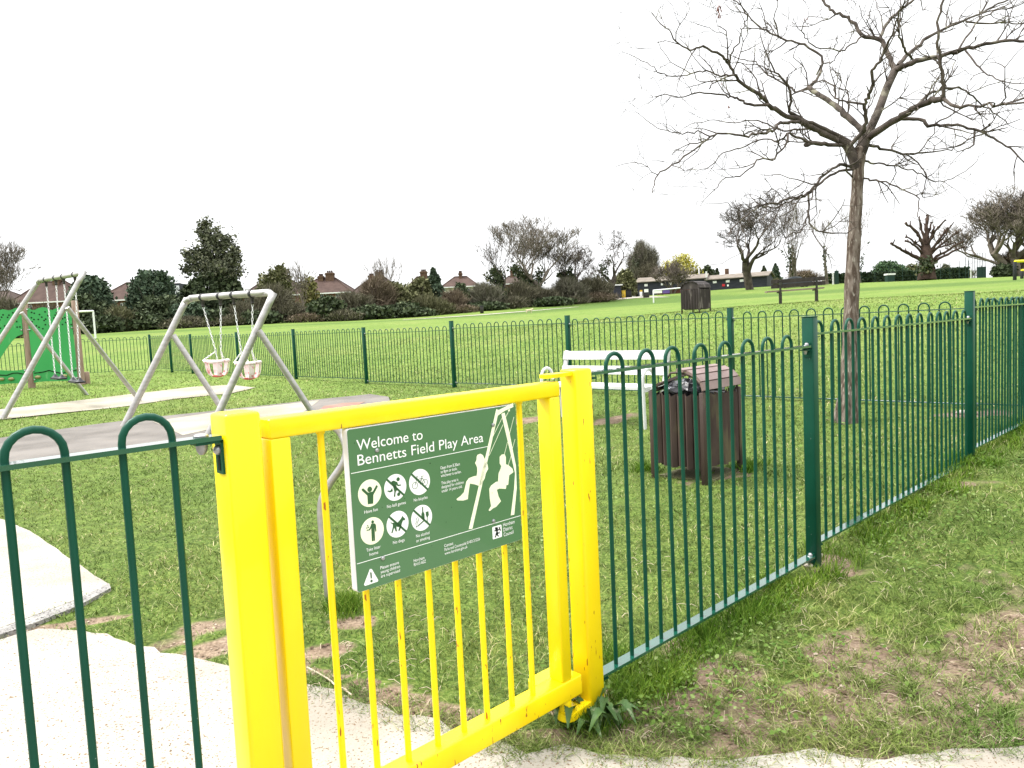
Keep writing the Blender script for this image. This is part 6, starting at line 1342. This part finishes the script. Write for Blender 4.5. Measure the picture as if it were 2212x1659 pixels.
# court hedge, mesh fence and posts
def hedge_run(pa_, pb_, ta, tb_, da, db, label):
    a_ = P(pa_, edge_y(pa_), da); b_ = P(pb_, edge_y(pb_), db); d_ = (b_-a_)*np.array([1, 1, 0]); L = np.linalg.norm(d_); d_ /= L; k = np.cross(ZV, d_); k = k if k[1] > 0 else -k
    t = thing('clipped_hedge', (a_+b_)/2, label, 'hedge', 'clipped dark hedges round the courts'); za_, zb_ = P(pa_, ta, da)[2], P(pb_, tb_, db)[2]
    n = int(L*170); s_ = RNG.random(n); zt_ = za_+(zb_-za_)*s_; gr = a_[2]+(b_[2]-a_[2])*s_-.3; side = RNG.random(n) < .65
    c = a_[None]*np.array([1, 1, 0])+d_*(s_*L)[:, None]+k*np.where(side, .2*RNG.random(n), 1.6*RNG.random(n))[:, None]; c[:, 2] = np.where(side, gr+(zt_-gr)*RNG.random(n), zt_-.1+.12*RNG.normal(size=n)*.6)
    V, Fq = cards(n, c, np.full(n, .42), 0, .8); npmesh('foliage', V, Fq, M['hedge'], parent=t)
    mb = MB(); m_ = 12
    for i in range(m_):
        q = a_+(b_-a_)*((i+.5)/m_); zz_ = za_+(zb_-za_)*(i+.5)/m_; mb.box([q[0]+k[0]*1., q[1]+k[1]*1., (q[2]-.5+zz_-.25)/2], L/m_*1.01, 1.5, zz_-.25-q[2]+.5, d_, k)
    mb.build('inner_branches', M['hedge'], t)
hedge_run(1790, 1990, 592, 585, 126, 126, 'dark clipped hedge along the courts left of the pollarded tree'); hedge_run(2010, 2095, 583, 577, 126, 126, 'dark clipped hedge right of the pollarded tree'); hedge_run(1668, 1700, 607, 606, 150, 150, 'short dark hedge behind the parked car')
def netfence(pa_, pb_, top_a, top_b, d, n, label, tall=()):
    a_ = P(pa_, edge_y(pa_), d); b_ = P(pb_, edge_y(pb_), d); a_[2] = g1(*a_[:2]); b_[2] = g1(*b_[:2]); t = thing('court_fence', (a_+b_)/2, label, 'fence', 'green court fencing')
    for i in range(n):
        s_ = i/(n-1); q = a_+(b_-a_)*s_; zt_ = P(pa_+(pb_-pa_)*s_, top_a+(top_b-top_a)*s_, d)[2]; mb = MB(); mb.tube([q-ZV*.2, np.array([q[0], q[1], zt_])], .035, 5); mb.build('post', M['netgreen'], t)
    mb = MB()
    for f_ in (.33, .66, 1.): mb.tube([a_+ZV*(P(pa_, top_a, d)[2]-a_[2])*f_, b_+ZV*(P(pb_, top_b, d)[2]-b_[2])*f_], .016, 3)
    for i in range(int(np.linalg.norm(b_-a_)/.45)):
        s_ = i/int(np.linalg.norm(b_-a_)/.45); q = a_+(b_-a_)*s_; zt_ = P(pa_+(pb_-pa_)*s_, top_a+(top_b-top_a)*s_, d)[2]; mb.tube([q, np.array([q[0], q[1], zt_])], .006, 3, cap=False)
    mb.build('wire_mesh', M['netgreen'], t)
netfence(1830, 1980, 578, 572, 120, 6, 'tall green wire fence along the court hedge'); netfence(2012, 2092, 572, 563, 120, 5, 'green wire fence right of the pollarded tree')
netfence(2100, 2128, 548, 546, 112, 6, 'tall green ball stop fence at the court corner'); netfence(2086, 2100, 556, 552, 104, 3, 'narrow green ball stop fence left of the court corner')
for pa_, pb_, ya, yb, ta, d, lab in ((1803, 1812, 613, 613, 585, 118, 'green screen panel beside the small white post'), (2110, 2130, 597, 596, 577, 112, 'green screen panel at the court corner')):
    a_, b_ = P(pa_, ya, d), P(pb_, yb, d); c = (a_+b_)/2; c[2] = g1(*c[:2]); h = P(pa_, ta, d)[2]-c[2]; t = thing('court_screen', c, lab, 'screen', 'green court screens'); mb = MB(); mb.box(c+ZV*h/2, np.linalg.norm(b_-a_), .05, h); mb.build('netting', M['netgreen'], t); mb = MB(); mb.tube([c-ZV*.1, c+ZV*(h+.2)], .05, 5); mb.build('post', M['netgreen'], t)
for px, ya, ta, d, lab in ((1800.5, 613, 587, 116, 'small white goal frame by the young tree'), (2099, 599, 580, 108, 'small white goal frame before the court corner')):
    a_ = P(px-2, ya, d); a_[2] = g1(*a_[:2]); b_ = a_+np.array([.42, .6, 0]); goal(a_, b_, (ya-ta)/F*d, .05, lab)
a_ = P(1922, 608, 118); a_[2] = g1(*a_[:2]); t = thing('small_hut', a_, 'small court hut with a pale roof before the dark hedge', 'hut'); mb = MB(); mb.box(a_+ZV*.55, 1.1, .9, 1.1); mb.build('wall', M['netgreen'], t); mb = MB(); mb.box(a_+ZV*1.15, 1.3, 1.1, .25); mb.build('roof', M['wframe'], t)

# ------------------------------------------------------------------ small things at the gate
g = G(1290, 1560); wd_ = thing('dock_weed', g, 'broad leaved weed growing at the foot of the right gate post', 'weed')
R5 = random.Random(3); mb = MB()
for i in range(34):
    a = R5.random()*6.28; L = R5.uniform(.055, .13); wv = L*R5.uniform(.13, .2); rise_ = R5.uniform(.02, .09); o = g+np.array([R5.gauss(0, .035), R5.gauss(0, .03), .005])
    d_ = np.array([math.cos(a), math.sin(a), 0]); s_ = np.array([-math.sin(a), math.cos(a), 0]); K = 6; vs = []
    for k in range(K+1):
        t_ = k/K; w_ = wv*math.sin(math.pi*min(1, t_*.9+.08))**.8*(1+.25*math.sin(k*2.4)); c = o+d_*L*t_+ZV*(rise_*math.sin(t_*2.6)+.006*math.sin(k*1.9)); vs += [c-s_*w_+ZV*w_*.45, c-ZV*.001, c+s_*w_+ZV*w_*.45]
    mb.add(vs, [(k*3+j, k*3+j+1, k*3+j+4, k*3+j+3) for k in range(K) for j in (0, 1)], 0, True)
mb.build('leaves', M['dock'], wd_)
g = G(1338, 1528); mb = MB(); vs = []
for i in range(9): a = i*.7; r_ = R5.uniform(.014, .032); vs.append(g+np.array([r_*math.cos(a), r_*.7*math.sin(a), .006+R5.uniform(0, .015)]))
vs.append(g+ZV*.018); mb.add(vs, [(i, (i+1) % 9, 9) for i in range(9)]); o = mb.build('dry_leaf', M['stick'], None, g); tag(o, 'curled pale dead leaf on the soil by the right gate post', 'leaf')
def stick(pts, r, label):
    w3 = [G(*p)+ZV*.012 for p in pts]; mb = MB(); mb.tube(smoothpath(w3, 3), r, 6); b_ = w3[len(w3)//2]; mb.tube([b_, b_+(w3[-1]-w3[0])*.18+np.array([.02, -.02, .01])], [r*.7, r*.3], 5); o = mb.build('stick', M['stick'], None, w3[0]); tag(o, label, 'stick', 'dry sticks on the ground')
stick([(664, 1448), (690, 1462), (712, 1475), (724, 1486), (745, 1497), (760, 1508)], .0035, 'pale dry stick lying behind the gate on the path edge')
stick([(1505, 1415), (1530, 1408), (1560, 1400), (1590, 1396), (1612, 1390)], .003, 'thin dry stick lying in the grass behind the near right fence') if False else None
for (px, py, s_, lab) in ((1762, 1203, .035, 'white stone at the foot of the nearer green fence post'), (1747, 1223, .02, 'small white stone in front of the nearer green fence post'), (2078, 893, .05, 'pale stone near the far right fence post')):
    g = G(px, py); mb = MB(); mb.sphere(g+ZV*s_*.2, s_, 9, 6, sc=(1.2, .8, .5)); o = mb.build('stone', M['rock'], None, g); tag(o, lab, 'stone', 'pale stones by the fence')
R6 = random.Random(9); mb = MB()
for _ in range(260):
    g = G(R6.uniform(1320, 2212), R6.uniform(1200, 1610)) if R6.random() < .7 else G(R6.uniform(600, 1000), R6.uniform(1330, 1560))
    a = R6.random()*6.28; L = R6.uniform(.02, .07); d_ = np.array([math.cos(a), math.sin(a), 0]); mb.tube([g+ZV*.006, g+d_*L*.5+ZV*(.012+.01*R6.random()), g+d_*L+ZV*.006], .0012, 4, cap=False)
o = mb.build('straw_litter', M['stick']); tag(o, 'dry straw stalks lying over grass and soil', 'straw', kind='stuff')

# ------------------------------------------------------------------ light, sky, camera
w = bpy.data.worlds.new('World'); SC.world = w; w.use_nodes = True; nt = w.node_tree; nd = nt.nodes; bg = nd['Background']
sky = nd.new('ShaderNodeTexSky'); sky.sky_type = 'NISHITA'; sky.sun_disc = False; SE, SR = math.radians(50), math.radians(285); sky.sun_elevation = SE; sky.sun_rotation = SR; sky.air_density = 1.; sky.dust_density = 5.; sky.ozone_density = 1.
hs_ = nd.new('ShaderNodeHueSaturation'); hs_.inputs['Saturation'].default_value = .16; nt.links.new(sky.outputs[0], hs_.inputs['Color'])
tcw = nd.new('ShaderNodeTexCoord'); sx = nd.new('ShaderNodeSeparateXYZ'); nt.links.new(tcw.outputs['Generated'], sx.inputs[0])
crw = nd.new('ShaderNodeValToRGB'); crw.color_ramp.elements[0].position = 0.; crw.color_ramp.elements[0].color = (.30, .303, .306, 1); crw.color_ramp.elements[1].position = .92; crw.color_ramp.elements[1].color = (1.1, 1.11, 1.12, 1); em_ = crw.color_ramp.elements.new(.46); em_.color = (.36, .363, .368, 1); nt.links.new(sx.outputs[2], crw.inputs[0])
vmw = nd.new('ShaderNodeVectorMath'); vmw.operation = 'SCALE'; vmw.inputs['Scale'].default_value = 12.; nt.links.new(crw.outputs[0], vmw.inputs[0])      # pale overcast veil over the Nishita sky
mxw = nd.new('ShaderNodeMix'); mxw.data_type = 'RGBA'; mxw.inputs['Factor'].default_value = .85; nt.links.new(hs_.outputs[0], mxw.inputs['A']); nt.links.new(vmw.outputs[0], mxw.inputs['B'])
nt.links.new(mxw.outputs['Result'], bg.inputs['Color']); bg.inputs['Strength'].default_value = .15
sun = bpy.data.lights.new('sun', 'SUN'); sun.energy = 1.5; sun.angle = math.radians(18); sun.color = (1, .97, .92); so = bpy.data.objects.new('sun', sun); COL.objects.link(so)
# direction towards the sun: behind the camera and to the left, matching the sky
az = SR; dirv = Vector((math.sin(az)*math.cos(SE), math.cos(az)*math.cos(SE), math.sin(SE))); so.rotation_euler = dirv.to_track_quat('Z', 'Y').to_euler()
cam = bpy.data.cameras.new('Camera'); co = bpy.data.objects.new('Camera', cam); COL.objects.link(co); SC.camera = co
cam.sensor_fit = 'HORIZONTAL'; cam.sensor_width = 36; cam.lens = F/2212*36; cam.clip_start = .05; cam.clip_end = 2000
co.matrix_world = Matrix.Translation((0, 0, H)) @ (Matrix.Rotation(math.pi/2-PITCH, 3, 'X') @ Matrix.Rotation(ROLL, 3, 'Z')).to_4x4()
SC.render.engine = 'CYCLES'; SC.view_settings.view_transform = 'Standard'; SC.view_settings.look = 'None'; SC.view_settings.gamma = 1; SC.view_settings.exposure = 1.32; SC.view_settings.use_curve_mapping = False
SC.render.resolution_x = 1024; SC.render.resolution_y = 768; SC.render.resolution_percentage = 100
